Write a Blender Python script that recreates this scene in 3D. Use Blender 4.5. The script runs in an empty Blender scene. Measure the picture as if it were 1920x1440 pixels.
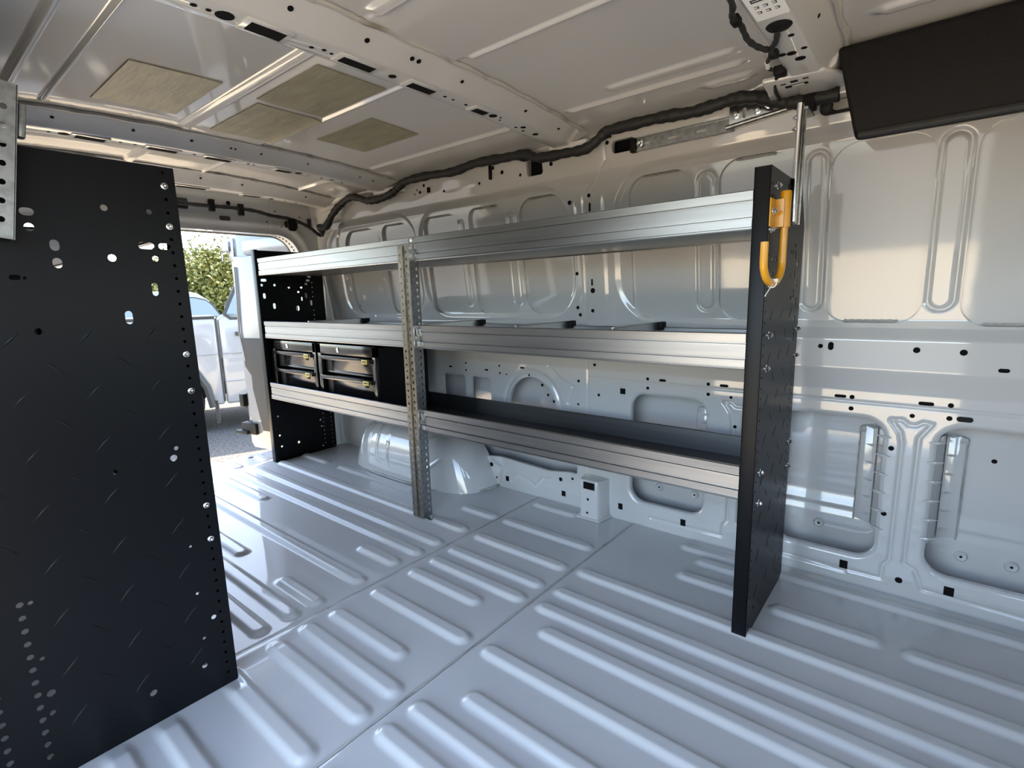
import bpy, bmesh, math, random
import numpy as np
from mathutils import Vector, Matrix, Quaternion

# ---------------------------------------------------------------- camera, world, sun, exposure
SC = bpy.context.scene
COL = SC.collection
cam_d = bpy.data.cameras.new('camera'); cam = bpy.data.objects.new('camera', cam_d); COL.objects.link(cam)
cam_d.sensor_width = 36.0; cam_d.lens = 971.19 / 1920 * 36.0; cam_d.clip_start = 0.02; cam_d.clip_end = 300
YAW, PITCH, ROLL = 2.26133952, -0.169429457, -0.0257212173
fw = Vector((math.cos(YAW)*math.cos(PITCH), math.sin(YAW)*math.cos(PITCH), math.sin(PITCH)))
rt = fw.cross(Vector((0,0,1))).normalized(); up = rt.cross(fw)
rr = math.cos(ROLL)*rt + math.sin(ROLL)*up; uu = -math.sin(ROLL)*rt + math.cos(ROLL)*up
M = Matrix((rr, uu, -fw)).transposed().to_4x4(); M.translation = Vector((2.85934809, -1.31196228, 0.895916103))
cam.matrix_world = M
SC.camera = cam

world = bpy.data.worlds.new('sky'); SC.world = world; world.use_nodes = True
wn = world.node_tree.nodes; wl = world.node_tree.links
sky = wn.new('ShaderNodeTexSky'); sky.sky_type = 'NISHITA'; sky.sun_disc = False
SUN_EL, SUN_AZ = math.radians(47), math.atan2(0.93, -0.34)          # direction towards the sun in the x-y plane
sky.sun_elevation = SUN_EL; sky.sun_rotation = math.pi/2 - SUN_AZ
sky.air_density = 1.0; sky.dust_density = 1.6; sky.ozone_density = 1.0
bg = wn['Background']; bg.inputs['Strength'].default_value = 0.64
hs_ = wn.new('ShaderNodeHueSaturation'); hs_.inputs['Saturation'].default_value = .80       # thin high haze
wl.new(sky.outputs[0], hs_.inputs['Color']); wl.new(hs_.outputs[0], bg.inputs['Color'])
sun_d = bpy.data.lights.new('sun', 'SUN'); sun_d.energy = 12.0; sun_d.angle = math.radians(0.6); sun_d.color = (1.0, .88, .70)
sun = bpy.data.objects.new('sun', sun_d); COL.objects.link(sun)
sdir = Vector((math.cos(SUN_AZ)*math.cos(SUN_EL), math.sin(SUN_AZ)*math.cos(SUN_EL), math.sin(SUN_EL)))
sun.rotation_euler = sdir.to_track_quat('Z', 'Y').to_euler(); sun.location = sdir * 30
SC.view_settings.view_transform = 'Standard'; SC.view_settings.look = 'None'
SC.view_settings.gamma = 1.0; SC.view_settings.use_curve_mapping = False
SC.view_settings.exposure = 1.25
try:
    SC.cycles.use_denoising = True
    SC.cycles.max_bounces = 10; SC.cycles.diffuse_bounces = 6; SC.cycles.glossy_bounces = 5
    SC.cycles.sample_clamp_indirect = 6.0; SC.cycles.caustics_reflective = False; SC.cycles.caustics_refractive = False
except Exception:
    pass
random.seed(7); RNG = np.random.default_rng(7)

# ---------------------------------------------------------------- materials
def mat(name, col, rough=.5, metal=0., coat=0., spec=.5, bump=None, var=None, emit=None, aniso=None, coat_rough=.05, trans=0., coat_ior=1.5):
    m = bpy.data.materials.new(name); m.use_nodes = True
    nt = m.node_tree; N = nt.nodes; L = nt.links; b = N['Principled BSDF']
    b.inputs['Base Color'].default_value = (*col, 1); b.inputs['Roughness'].default_value = rough
    b.inputs['Metallic'].default_value = metal; b.inputs['Coat Weight'].default_value = coat
    b.inputs['Coat Roughness'].default_value = coat_rough; b.inputs['Coat IOR'].default_value = coat_ior
    b.inputs['Specular IOR Level'].default_value = spec
    b.inputs['Transmission Weight'].default_value = trans
    tc = N.new('ShaderNodeTexCoord')
    if var:                                        # (scale xyz, second colour, contrast lo, hi)
        sc, c2, lo, hi = var
        mp = N.new('ShaderNodeMapping'); mp.inputs['Scale'].default_value = sc
        nz = N.new('ShaderNodeTexNoise'); nz.inputs['Scale'].default_value = 1; nz.inputs['Detail'].default_value = 5
        rp = N.new('ShaderNodeValToRGB'); rp.color_ramp.elements[0].position = lo; rp.color_ramp.elements[1].position = hi
        rp.color_ramp.elements[0].color = (*col, 1); rp.color_ramp.elements[1].color = (*c2, 1)
        L.new(tc.outputs['Object'], mp.inputs[0]); L.new(mp.outputs[0], nz.inputs['Vector'])
        L.new(nz.outputs['Fac'], rp.inputs[0]); L.new(rp.outputs[0], b.inputs['Base Color'])
    if bump:                                       # (scale xyz, strength, distance)
        sc, st, di = bump
        mp = N.new('ShaderNodeMapping'); mp.inputs['Scale'].default_value = sc
        nz = N.new('ShaderNodeTexNoise'); nz.inputs['Scale'].default_value = 1; nz.inputs['Detail'].default_value = 3
        bp = N.new('ShaderNodeBump'); bp.inputs['Strength'].default_value = st; bp.inputs['Distance'].default_value = di
        L.new(tc.outputs['Object'], mp.inputs[0]); L.new(mp.outputs[0], nz.inputs['Vector'])
        L.new(nz.outputs['Fac'], bp.inputs['Height']); L.new(bp.outputs[0], b.inputs['Normal'])
        L.new(bp.outputs[0], b.inputs['Coat Normal'])
    return m

PAINT = (.52, .517, .507)
MT = dict(
    paint=mat('light grey body paint', PAINT, .45, spec=.3, coat=1., coat_ior=1.75, bump=((120,)*3, .05, .0006), coat_rough=.05),
    floor=mat('light grey floor paint', PAINT, .36, spec=.12, coat=.55, bump=((60,)*3, .03, .0006), coat_rough=.035),
    skin=mat('light grey outer skin paint', PAINT, .45, spec=.3, coat=1., coat_ior=1.75, bump=((9, 9, 9), .08, .004), coat_rough=.06),
    dark=mat('dark cavity', (.006, .006, .006), .9, spec=.1),
    seal=mat('seam sealer', (.40, .395, .37), .5, var=((9, 14, 9), (.20, .185, .15), .5, .72)),
    alu=mat('mill aluminium', (.34, .34, .34), .36, 1., bump=((2, 300, 300), .12, .0008), var=((3, 60, 60), (.28, .28, .28), .35, .7)),
    alubright=mat('bright aluminium sheet', (.66, .66, .66), .36, 1.),
    galv=mat('galvanised steel', (.40, .41, .41), .36, 1., var=((70,)*3, (.28, .29, .29), .4, .65)),
    zinc=mat('yellowish zinc', (.27, .245, .20), .36, 1., var=((60,)*3, (.19, .17, .14), .4, .65)),
    chrome=mat('bright zinc bolt', (.82, .83, .84), .18, 1.),
    black=mat('black powder coat', (.0045, .005, .006), .36, bump=((700,)*3, .12, .0004), spec=.18),
    blackgloss=mat('black gloss enamel', (.008, .008, .009), .16, spec=.5, coat=.2),
    plastic=mat('black grained plastic', (.006, .0058, .0055), .6, spec=.2, bump=((300,)*3, .7, .0010), var=((700,)*3, (.03,.029,.027), .62, .75)),
    rubber=mat('ribbed black mat', (.012, .012, .013), .6, bump=((30, 500, 30), .5, .001)),
    tape=mat('black loom tape', (.013, .013, .013), .62, bump=((120,)*3, .8, .002)),
    yellow=mat('safety yellow coat', (.70, .33, .015), .35, coat=.3),
    brass=mat('yellow latch tag', (.66, .52, .08), .4),
    white=mat('white plastic', (.8, .8, .78), .5),
    label=mat('white paper label', (.88, .88, .86), .55),
    ink=mat('black ink', (.02, .02, .02), .6),
    pad=mat('tan foil damping pad', (.30, .28, .195), .42, .15, bump=((14, 60, 30), .5, .002), var=((10, 34, 20), (.21, .195, .135), .35, .75)),
    asphalt=mat('asphalt', (.055, .053, .05), .9, var=((38,)*3, (.14, .135, .125), .35, .68), bump=((60,)*3, .6, .01), spec=.2),
    concrete=mat('pale concrete', (.58, .48, .34), .9, var=((6,)*3, (.44, .36, .25), .3, .7), bump=((40,)*3, .4, .006), spec=.2),
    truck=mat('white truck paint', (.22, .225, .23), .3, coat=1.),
    paintdimmed=mat('van paint darkened against daylight', (.14, .145, .15), .3, coat=1.),  # same body paint, darkened to hold down daylight on the rear door
    glass=mat('vehicle glass', (.10, .13, .14), .03, spec=.8, coat=1.),
    trim=mat('black exterior trim', (.02, .02, .02), .5),
    seatcloth=mat('black seat cloth', (.012, .012, .013), .9, bump=((300,)*3, .5, .001)),
    tyre=mat('tyre rubber', (.015, .015, .015), .8),
    doortrim=mat('grey door trim board', (.018, .016, .0135), .7, bump=((90,)*3, .4, .001)),
    leaf=mat('green leaf', (.11, .125, .022), .6, var=((3, 3, 3), (.20, .18, .035), .35, .65)),
    bark=mat('bark', (.10, .075, .05), .9, bump=((30, 30, 6), .8, .02)),
)

# ---------------------------------------------------------------- helpers
def link(name, me, parent=None, m=None):
    o = bpy.data.objects.new(name, me); COL.objects.link(o)
    if m is not None and me is not None and len(me.materials) == 0: me.materials.append(MT[m] if isinstance(m, str) else m)
    if parent is not None: o.parent = parent
    return o
def tag(o, label=None, cat=None, group=None, kind=None):
    if label: o['label'] = label
    if cat: o['category'] = cat
    if group: o['group'] = group
    if kind: o['kind'] = kind
    return o
def empty(name, loc=(0, 0, 0), rz=0.):
    o = bpy.data.objects.new(name, None); COL.objects.link(o); o.location = loc; o.rotation_euler = (0, 0, rz)
    o.empty_display_size = .05
    return o
def copy_tree(o, parent=None):
    c = o.copy(); COL.objects.link(c)
    if parent is not None: c.parent = parent
    for ch in list(o.children): copy_tree(ch, c)
    return c

class G:
    """collects shapes, then links them as one mesh object"""
    def __init__(s): s.v = []; s.f = []
    def add(s, v, f):
        n = len(s.v); s.v += [tuple(p) for p in v]; s.f += [tuple(i + n for i in q) for q in f]; return s
    def box(s, a, b):
        x0, y0, z0 = a; x1, y1, z1 = b
        if x0 > x1: x0, x1 = x1, x0
        if y0 > y1: y0, y1 = y1, y0
        if z0 > z1: z0, z1 = z1, z0
        return s.add([(x0,y0,z0),(x1,y0,z0),(x1,y1,z0),(x0,y1,z0),(x0,y0,z1),(x1,y0,z1),(x1,y1,z1),(x0,y1,z1)],
                     [(0,3,2,1),(4,5,6,7),(0,1,5,4),(1,2,6,5),(2,3,7,6),(3,0,4,7)])
    def prism(s, poly, axis, a, b):
        """closed polygon swept along an axis: x takes (y,z), y takes (x,z), z takes (x,y)"""
        def P(u, w, t): return (t, u, w) if axis == 'x' else (u, t, w) if axis == 'y' else (u, w, t)
        n = len(poly); v = [P(u, w, a) for u, w in poly] + [P(u, w, b) for u, w in poly]
        f = [tuple(range(n))[::-1], tuple(range(n, 2*n))] + [(i, (i+1) % n, n+(i+1) % n, n+i) for i in range(n)]
        return s.add(v, f)
    def tube(s, pts, r, n=8, closed=False, caps=True):
        pts = [Vector(p) for p in pts]; rs = r if isinstance(r, (list, tuple)) else [r]*len(pts)
        t0 = (pts[1]-pts[0]).normalized(); ref = Vector((0,0,1)) if abs(t0.z) < .9 else Vector((1,0,0))
        nx = t0.cross(ref).normalized(); v = []; prev = t0
        for i, p in enumerate(pts):
            t = (pts[min(i+1, len(pts)-1)] - pts[max(i-1, 0)]).normalized()
            nx = prev.rotation_difference(t) @ nx; prev = t; ny = t.cross(nx)
            v += [p + rs[i]*(math.cos(a)*nx + math.sin(a)*ny) for a in (2*math.pi*k/n for k in range(n))]
        f = [(i*n+k, i*n+(k+1) % n, (i+1)*n+(k+1) % n, (i+1)*n+k) for i in range(len(pts)-1) for k in range(n)]
        if caps: f += [tuple(range(n))[::-1], tuple(range((len(pts)-1)*n, len(pts)*n))]
        return s.add(v, f)
    def cyl(s, a, b, r, n=12): return s.tube([a, b], r, n)
    def lathe(s, c, d, prof, n=12):
        """profile of (distance along d, radius)"""
        c = Vector(c); d = Vector(d).normalized(); ref = Vector((0,0,1)) if abs(d.z) < .9 else Vector((1,0,0))
        nx = d.cross(ref).normalized(); ny = d.cross(nx); v = []
        for h, r in prof: v += [c + d*h + r*(math.cos(a)*nx + math.sin(a)*ny) for a in (2*math.pi*k/n for k in range(n))]
        f = [(i*n+k, i*n+(k+1) % n, (i+1)*n+(k+1) % n, (i+1)*n+k) for i in range(len(prof)-1) for k in range(n)]
        f += [tuple(range(n))[::-1], tuple(range((len(prof)-1)*n, len(prof)*n))]
        return s.add(v, f)
    def xf(s, mtx): s.v = [tuple(mtx @ Vector(p)) for p in s.v]; return s
    def build(s, name, m, parent=None, bevel=0., seg=2, smooth=True, angle=40):
        me = bpy.data.meshes.new(name); me.from_pydata(s.v, [], s.f)
        bm = bmesh.new(); bm.from_mesh(me)
        if bevel:
            es = [e for e in bm.edges if len(e.link_faces) == 2 and e.calc_face_angle(0) > math.radians(30)]
            bmesh.ops.bevel(bm, geom=es, offset=bevel, segments=seg, affect='EDGES', profile=.5, clamp_overlap=True)
        bmesh.ops.recalc_face_normals(bm, faces=bm.faces)
        bm.to_mesh(me); bm.free()
        if smooth: shade(me, angle)
        return link(name, me, parent, m)
def shade(me, angle=40):
    me.polygons.foreach_set('use_smooth', [True]*len(me.polygons))
    bm = bmesh.new(); bm.from_mesh(me); a = math.radians(angle)
    for e in bm.edges:
        if len(e.link_faces) == 2 and e.calc_face_angle(0) > a: e.smooth = False
    bm.to_mesh(me); bm.free()

def circ(cx, cy, r, n=10): return [(cx + r*math.cos(2*math.pi*k/n), cy + r*math.sin(2*math.pi*k/n)) for k in range(n)]
def slot(cx, cy, w, h, n=6):
    """stadium loop, total size w by h"""
    r = min(w, h)/2; dx, dy = max(w/2-r, 0), max(h/2-r, 0); out = []
    for k, (sx, sy, a0) in enumerate(((1,1,0), (-1,1,90), (-1,-1,180), (1,-1,270))):
        for j in range(n//2+1):
            a = math.radians(a0 + 90*j/(n//2)); out.append((cx+sx*dx+r*math.cos(a), cy+sy*dy+r*math.sin(a)))
    res = []
    for p in out:
        if not res or (abs(p[0]-res[-1][0])+abs(p[1]-res[-1][1])) > 1e-6: res.append(p)
    if abs(res[0][0]-res[-1][0])+abs(res[0][1]-res[-1][1]) < 1e-6: res.pop()
    return res
def rrect(x0, y0, x1, y1, r, n=4):
    out = []
    for cx, cy, a0 in ((x1-r, y1-r, 0), (x0+r, y1-r, 90), (x0+r, y0+r, 180), (x1-r, y0+r, 270)):
        for j in range(n+1):
            a = math.radians(a0 + 90*j/n); out.append((cx + r*math.cos(a), cy + r*math.sin(a)))
    return out
def plate_mesh(name, outline, holes, thick):
    """flat plate with real through holes, in local x-y, thickness centred on z=0"""
    cu = bpy.data.curves.new(name, 'CURVE'); cu.dimensions = '2D'; cu.fill_mode = 'BOTH'; cu.extrude = thick/2
    for lp in [outline] + holes:
        sp = cu.splines.new('POLY'); sp.points.add(len(lp)-1); sp.use_cyclic_u = True
        sp.points.foreach_set('co', [c for p in lp for c in (p[0], p[1], 0, 1)])
    o = bpy.data.objects.new(name, cu); COL.objects.link(o)
    dg = bpy.context.evaluated_depsgraph_get(); me = bpy.data.meshes.new_from_object(o.evaluated_get(dg))
    bpy.data.objects.remove(o); bpy.data.curves.remove(cu); me.name = name
    bm = bmesh.new(); bm.from_mesh(me); bmesh.ops.remove_doubles(bm, verts=bm.verts, dist=1e-5); bm.to_mesh(me); bm.free()
    return me
# plane frames for plates: local x, local y, normal -> world
YZ = Matrix(((0,0,1,0),(1,0,0,0),(0,1,0,0),(0,0,0,1)))        # (u,v,n) -> (n,u,v)
XZ = Matrix(((1,0,0,0),(0,0,-1,0),(0,1,0,0),(0,0,0,1)))       # (u,v,n) -> (u,-n,v)
def plate(name, outline, holes, thick, frame, off, m, parent=None):
    me = plate_mesh(name, outline, holes, thick); T = Matrix.Translation(off) @ frame
    me.transform(T)
    me.polygons.foreach_set('use_smooth', [False]*len(me.polygons))
    return link(name, me, parent, m)

def bolt(c, d, r=.009, parent=None, name='bolt', m='chrome'):
    g = G(); g.lathe(c, d, [(-.001, r*1.45), (.0015, r*1.45), (.002, r*1.3)], 14)
    g.lathe(Vector(c)+Vector(d).normalized()*.001, d, [(0, r), (.006, r), (.0075, r*.8), (.0075, r*.45), (.010, r*.42)], 6)
    return g.build(name, m, parent, angle=30)

# signed distance (positive inside)
def sd_rrect(u, w, x0, z0, x1, z1, r):
    cx, cz = (x0+x1)/2, (z0+z1)/2; qx = np.abs(u-cx) - (x1-x0)/2 + r; qz = np.abs(w-cz) - (z1-z0)/2 + r
    return -(np.hypot(np.maximum(qx, 0), np.maximum(qz, 0)) + np.minimum(np.maximum(qx, qz), 0) - r)
def sd_seg(u, w, ax, az, bx, bz):
    dx, dz = bx-ax, bz-az; t = np.clip(((u-ax)*dx + (w-az)*dz)/(dx*dx+dz*dz+1e-12), 0, 1)
    return np.hypot(u-ax-t*dx, w-az-t*dz)
def sd_line(u, w, pts): 
    d = None
    for a, b in zip(pts[:-1], pts[1:]):
        e = sd_seg(u, w, *a, *b); d = e if d is None else np.minimum(d, e)
    return d
def sstep(x, a, b):
    t = np.clip((x-a)/(b-a), 0, 1); return t*t*(3-2*t)

def sheet(name, us, ws, cut, pos, m, parent=None, lip=0., lipdir=(0,1,0), flip=False):
    """pressed-metal sheet: a grid whose cells inside cut(u,w)>0 are removed, the cut edge snapped to the
    outline and turned back by a lip"""
    U, W = np.meshgrid(us, ws, indexing='ij'); nu, nw = U.shape
    idx = np.arange(nu*nw).reshape(nu, nw)
    F = np.stack([idx[:-1,:-1], idx[1:,:-1], idx[1:,1:], idx[:-1,1:]], -1).reshape(-1, 4)
    u, w = U.ravel().copy(), W.ravel().copy(); snapped = np.zeros(len(u), bool)
    if cut is not None:
        S = cut(u, w); fc = S[F].mean(1); F = F[fc <= 0]
        used = np.zeros(len(u), bool); used[F.ravel()] = True
        cnt = np.bincount(F.ravel(), minlength=len(u))
        e = max(us[1]-us[0], ws[1]-ws[0])
        near = used & (np.abs(S) < 1.6*e) & (cnt < 4)
        rim = near & (u > us[0]+1e-9) & (u < us[-1]-1e-9) & (w > ws[0]+1e-9) & (w < ws[-1]-1e-9)
        h = 1e-4
        for _ in range(2):
            s0 = cut(u[rim], w[rim]); gu = (cut(u[rim]+h, w[rim])-s0)/h; gw = (cut(u[rim], w[rim]+h)-s0)/h
            g2 = np.maximum(gu*gu+gw*gw, .2); u[rim] -= s0*gu/g2; w[rim] -= s0*gw/g2
        snapped = rim
    P = np.stack(pos(u, w), -1)
    keep = np.zeros(len(u), bool); keep[F.ravel()] = True
    mp = np.cumsum(keep)-1; V = P[keep]; F = mp[F]; sn = snapped[keep]
    nv = len(V); extraV = []; extraF = []
    if lip and sn.any():
        E = np.concatenate([F[:, [0,1]], F[:, [1,2]], F[:, [2,3]], F[:, [3,0]]]); key = np.sort(E, 1)
        code = key[:,0].astype(np.int64)*nv + key[:,1]
        _, inv, ct = np.unique(code, return_inverse=True, return_counts=True)
        B = E[(ct[inv] == 1)]; B = B[sn[B[:,0]] & sn[B[:,1]]]
        bv = np.unique(B); rm = -np.ones(nv, int); rm[bv] = np.arange(len(bv))
        L0 = V[bv]; L1 = V[bv] + np.array(lipdir)*lip
        extraV = np.concatenate([L0, L1]); n = len(bv)
        extraF = np.stack([rm[B[:,1]]+nv, rm[B[:,0]]+nv, rm[B[:,0]]+nv+n, rm[B[:,1]]+nv+n], 1)
        V = np.concatenate([V, extraV]); F = np.concatenate([F, extraF])
    if flip: F = F[:, ::-1]
    me = bpy.data.meshes.new(name); me.vertices.add(len(V)); me.vertices.foreach_set('co', V.ravel())
    me.loops.add(F.size); me.loops.foreach_set('vertex_index', F.ravel().astype(np.int32))
    me.polygons.add(len(F)); me.polygons.foreach_set('loop_start', np.arange(0, F.size, 4, dtype=np.int32))
    me.polygons.foreach_set('use_smooth', np.ones(len(F), bool))
    me.update(calc_edges=True)
    return link(name, me, parent, m)

# ================================================================ THE VAN BODY
# x runs along the van towards the cab, y across towards the driver's side, z up from the load floor
YC = -0.44                                         # centre line of the van
def wall_y(z): return np.interp(z, [0, .035, .06, .60, .645, .665, .750, .782, 1.285, 1.318, 1.345, 1.44],
                                   [.462, .456, .452, .452, .437, .430, .430, .452, .391, .372, .366, .349])
def roof_z(y): return 1.475 - .036*(np.abs(y-YC)/.75)**2.5

# ---- floor: pressed ribs along x, two cross joints
LANES = (.367, .165, .0, -.135, -.228, -.32, -.465, -.61, -.697, -.787, -.92, -1.06, -1.15)
RIBS = []
for y0, x0, x1 in [(.0, .05, 1.51), (-.135, .05, 1.51), (-.228, .05, 1.51), (-.317, .05, .545), (-.465, .05, 1.50), (-.323, 1.285, 1.50),
                   (-.615, 1.265, 1.505), (-.695, .05, 1.505), (-.787, .05, 1.505), (-.615, .05, 1.0), (.155, .03, .29), (.155, .40, 1.03), (.16, 1.34, 1.53),
                   (-.92, .05, 1.5), (-1.06, .05, 1.5), (-1.15, .05, 1.5),
                   (.367, 1.57, 1.785), (.162, 1.57, 1.975), (-.006, 1.57, 1.975), (-.137, 1.567, 1.975), (-.229, 1.57, 1.975), (-.321, 1.57, 1.88),
                   (-.466, 1.57, 1.972), (-.608, 1.57, 1.885), (-.697, 1.565, 1.975), (-.787, 1.567, 1.975), (-.916, 1.57, 1.975), (-1.06, 1.57, 1.975), (-1.15, 1.57, 1.9),
                   (.372, 2.22, 3.55), (.30, 2.30, 2.49), (.182, 2.28, 2.49), (.162, 2.555, 2.82), (.155, 2.86, 3.55), (.005, 2.018, 3.55), (-.132, 2.022, 3.55), (-.225, 2.024, 3.55),
                   (-.313, 2.098, 3.55), (-.461, 2.026, 3.55), (-.604, 2.10, 3.55), (-.697, 2.026, 3.55), (-.781, 2.022, 3.55), (-.92, 2.022, 3.55), (-1.06, 2.1, 3.55), (-1.15, 2.03, 3.55)]:
    RIBS.append((x0, x1, y0 + .019))
def floor_pos(u, w):
    z = np.zeros_like(u)
    for x0, x1, yc in RIBS:
        k = (np.abs(w-yc) < .06) & (u > x0-.06) & (u < x1+.06)
        d = sd_seg(u[k], w[k], x0+.025, yc, x1-.025, yc)
        t = np.clip((.029-d)/.015, 0, 1); z[k] = np.maximum(z[k], .0108*(.8*t+.2*t*t*(3-2*t)))
    z *= np.where(w < -.884, np.clip(np.maximum((u-1.624)/.05, (1.58-u)/.01), 0, 1), 1)     # flattened where the near shelving stands
    for xs in (1.54, 2.0):
        z += .0022*sstep(u, xs-.004, xs+.004) - .0022*sstep(u, xs+.012, xs+.06) - .0030*np.exp(-((u-xs+.004)/.004)**2)
    z += .004*sstep(w, .435, .462)*0
    return u, w, z
floor = sheet('floor', np.arange(-.03, 3.60, .0065), np.arange(-1.335, .475, .0042), None, floor_pos, 'floor')
tag(floor, 'ribbed grey painted steel load floor of the van', kind='structure')
for k, xs in enumerate((1.54, 2.0)):               # brushed seam sealer in the joints
    g = G(); n = 60
    for i in range(n):
        y0, y1 = -1.33+1.78*i/n, -1.33+1.78*(i+1)/n; wv = .004+.0012*math.sin(i*1.7)+.0008*math.sin(i*.61)
        g.add([(xs-.004-wv, y0, .0006), (xs-.004+wv, y0, .0014), (xs-.004+wv, y1, .0014), (xs-.004-wv, y1, .0006)], [(0,1,2,3)])
    g.build('joint_sealer', 'seal', floor)
# sill plate behind the last rib, with two raised pads and holes
def sill_pos(u, w):
    d = np.maximum(np.abs(u+.135)-.07, 0); z = -.006*np.ones_like(u)
    for yc in np.arange(-1.15, .3, .165):
        z += .007*(1-sstep(sd_seg(u, w, -.19, yc, -.08, yc), .020, .030))
    z -= .03*sstep(-u, .25, .28)
    return u, w, z
sill = sheet('sill_plate', np.arange(-.30, -.034, .006), np.arange(-1.2, .36, .006),
             lambda u, w: np.maximum(np.maximum(.017-np.hypot(u+.205, w+.03), .013-np.hypot(u+.21, w-.028)), .017-np.hypot(u+.2, w+.75)), sill_pos, 'floor', floor, lip=.02, lipdir=(0,0,-1))
g = G().box((-.27, -1.15, -.06), (-.05, .33, -.045)); g.build('sill_underside', 'dark', floor)
g = G().box((-.28, -1.2, -.30), (3.6, .46, -.10)); g.build('underbody', 'trim', floor)
g = G().box((1.70, -1.40, -.10), (3.6, -1.335, -.004)); g.build('door_step', 'floor', floor, bevel=.006)

# ---- the far side wall: inner panel with pressed openings, outer skin behind it
OPEN_UP = [(.255, .815, .565, 1.265, .09), (.592, .82, .80, 1.265, .05), (.916, .82, 1.145, 1.268, .05), (1.214, .818, 1.42, 1.273, .045), (1.498, .818, 1.722, 1.276, .07),
           (1.987, .803, 2.216, 1.284, .065), (2.292, .80, 2.50, 1.286, .065), (2.594, .794, 2.820, 1.274, .06), (2.896, .788, 3.12, 1.272, .06), (3.2, .79, 3.5, 1.27, .06)]
OPEN_LO = [(1.983, .097, 2.265, .521, .055), (2.490, .096, 2.767, .521, .055), (2.883, .096, 3.165, .521, .055), (3.28, .096, 3.5, .521, .055), (.955, .34, 1.112, .521, .02), (1.148, .34, 1.275, .521, .02)]
CAVITY = [(1.152, .26), (1.152, .185), (1.180, .134), (1.32, .150), (1.60, .135), (1.70, .150), (1.742, .150), (1.752, .26)]
def poly_sd(u, w, pts):
    """signed distance to a polygon, positive inside"""
    d = sd_line(u, w, pts+[pts[0]]); ins = np.zeros(u.shape, bool); n = len(pts)
    for i in range(n):
        x0, y0 = pts[i]; x1, y1 = pts[(i+1) % n]
        c = (y0 > w) != (y1 > w)
        with np.errstate(divide='ignore', invalid='ignore'):
            xi = (x1-x0)*(w-y0)/((y1-y0) if y1 != y0 else 1e-12)+x0
        ins ^= c & (u < xi)
    return np.where(ins, d, -d)
def wall_cut(u, w):
    s = None
    for x0, z0, x1, z1, r in OPEN_UP + OPEN_LO:
        e = sd_rrect(u, w, x0, z0, x1, z1, r); s = e if s is None else np.maximum(s, e)
    s = np.maximum(s, np.minimum(.127-np.hypot(u-1.512, w-.418), w-.36))
    s = np.maximum(s, poly_sd(u, w, CAVITY)-.001)
    s = np.maximum(s, sd_rrect(u, w, 1.578, 1.345, 1.652, 1.405, .012))         # pocket under the loom
    s = np.maximum(s, sd_rrect(u, w, 1.945, 1.362, 2.03, 1.402, .014))          # slot behind the mounting rail
    return s
STAD = [(.545, .86, 1.215, .030), (1.165, .85, 1.235, .026), (1.452, .85, 1.235, .026), (2.253, .825, 1.268, .034), (2.560, .825, 1.273, .033), (2.856, .822, 1.268, .036)]
GROOVE = [[(1.915, 1.43), (1.917, 1.351), (1.809, 1.243), (1.800, 1.03), (1.794, .58), (1.794, .13)]]
CREASE = []
for xo in (2.826, 2.37):
    CREASE += [[(xo-.046, .524), (xo-.024, .49), (xo-.018, .46), (xo-.020, .11), (xo-.034, .088), (xo-.035, .045), (xo-.30, .043)],
               [(xo-.046, .524), (xo-.022, .527), (xo-.008, .514), (xo+.010, .514), (xo+.024, .525), (xo+.043, .522), (xo+.018, .48), (xo+.014, .11), (xo+.040, .097), (xo+.060, .043), (xo+.33, .035)]]
CREASE += [[(1.30, .02), (1.33, .10), (1.26, .13)], [(1.38, .045), (1.42, .085), (1.47, .075), (1.52, .05), (1.56, .095), (1.60, .10)], [(1.70, .45), (1.725, .52), (1.66, .55), (1.60, .60)]]
FRAMES = [(.885, .806, 1.752, 1.305, .15), (1.93, .79, 3.6, 1.315, .16), (.18, .80, .86, 1.305, .13)]
def wall_pos(u, w):
    y = wall_y(w); z = w
    d = np.zeros_like(u)
    for x0, z0, x1, z1, r in FRAMES:               # shallow pressed field round each window group
        e = sd_rrect(u, w, x0, z0, x1, z1, r); d += .008*np.clip((e+.006)/.018, 0, 1)
    for x, z0, z1, r in STAD:
        k = (np.abs(u-x) < r+.03) & (w > z0-.03) & (w < z1+.03)
        q = sd_seg(u[k], w[k], x, z0+r, x, z1-r)
        d[k] += .0065*(np.clip((r-q)/.007, 0, 1) - np.clip((r*.52+.007-q)/.007, 0, 1))
    for pts in GROOVE:
        d += .007*np.exp(-(sd_line(u, w, pts)/.0026)**2)
    for pts in CREASE:
        q = sd_line(u, w, pts); d += .0065*np.exp(-(q/.0045)**2)
    for x0, z0, x1, z1, r in OPEN_LO[:4]:          # rolled edge round the big openings
        e = sd_rrect(u, w, x0, z0, x1, z1, r); d += .007*np.clip((e+.011)/.011, 0, 1)**1.5
    d += .004*sstep(-np.abs(w-.5665), -.006, -.001)*(u > 1.8)
    d += .006*np.exp(-(np.hypot(u-1.512, (w-.418))-.15)**2/.00006)*(w > .41)
    # body pillar bulge either side of the seam, and the wheel-side corner at the rear
    d -= .010*sstep(-np.abs(u-1.83), -.07, -.045)*sstep(w, .78, .82)*(1-sstep(w, 1.2, 1.3))*.5
    d += .004*np.sin(u*23)*np.exp(-((w-1.36)/.03)**2)*.3
    return u, y + d, z
us = np.arange(-.06, 3.55, .0034); ws = np.arange(0., 1.444, .0034)
wall = sheet('wall_far', us, ws, wall_cut, wall_pos, 'paint', lip=.016, lipdir=(0,1,0))
tag(wall, 'light grey painted inner side panel of the van with pressed openings', kind='structure')
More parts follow.
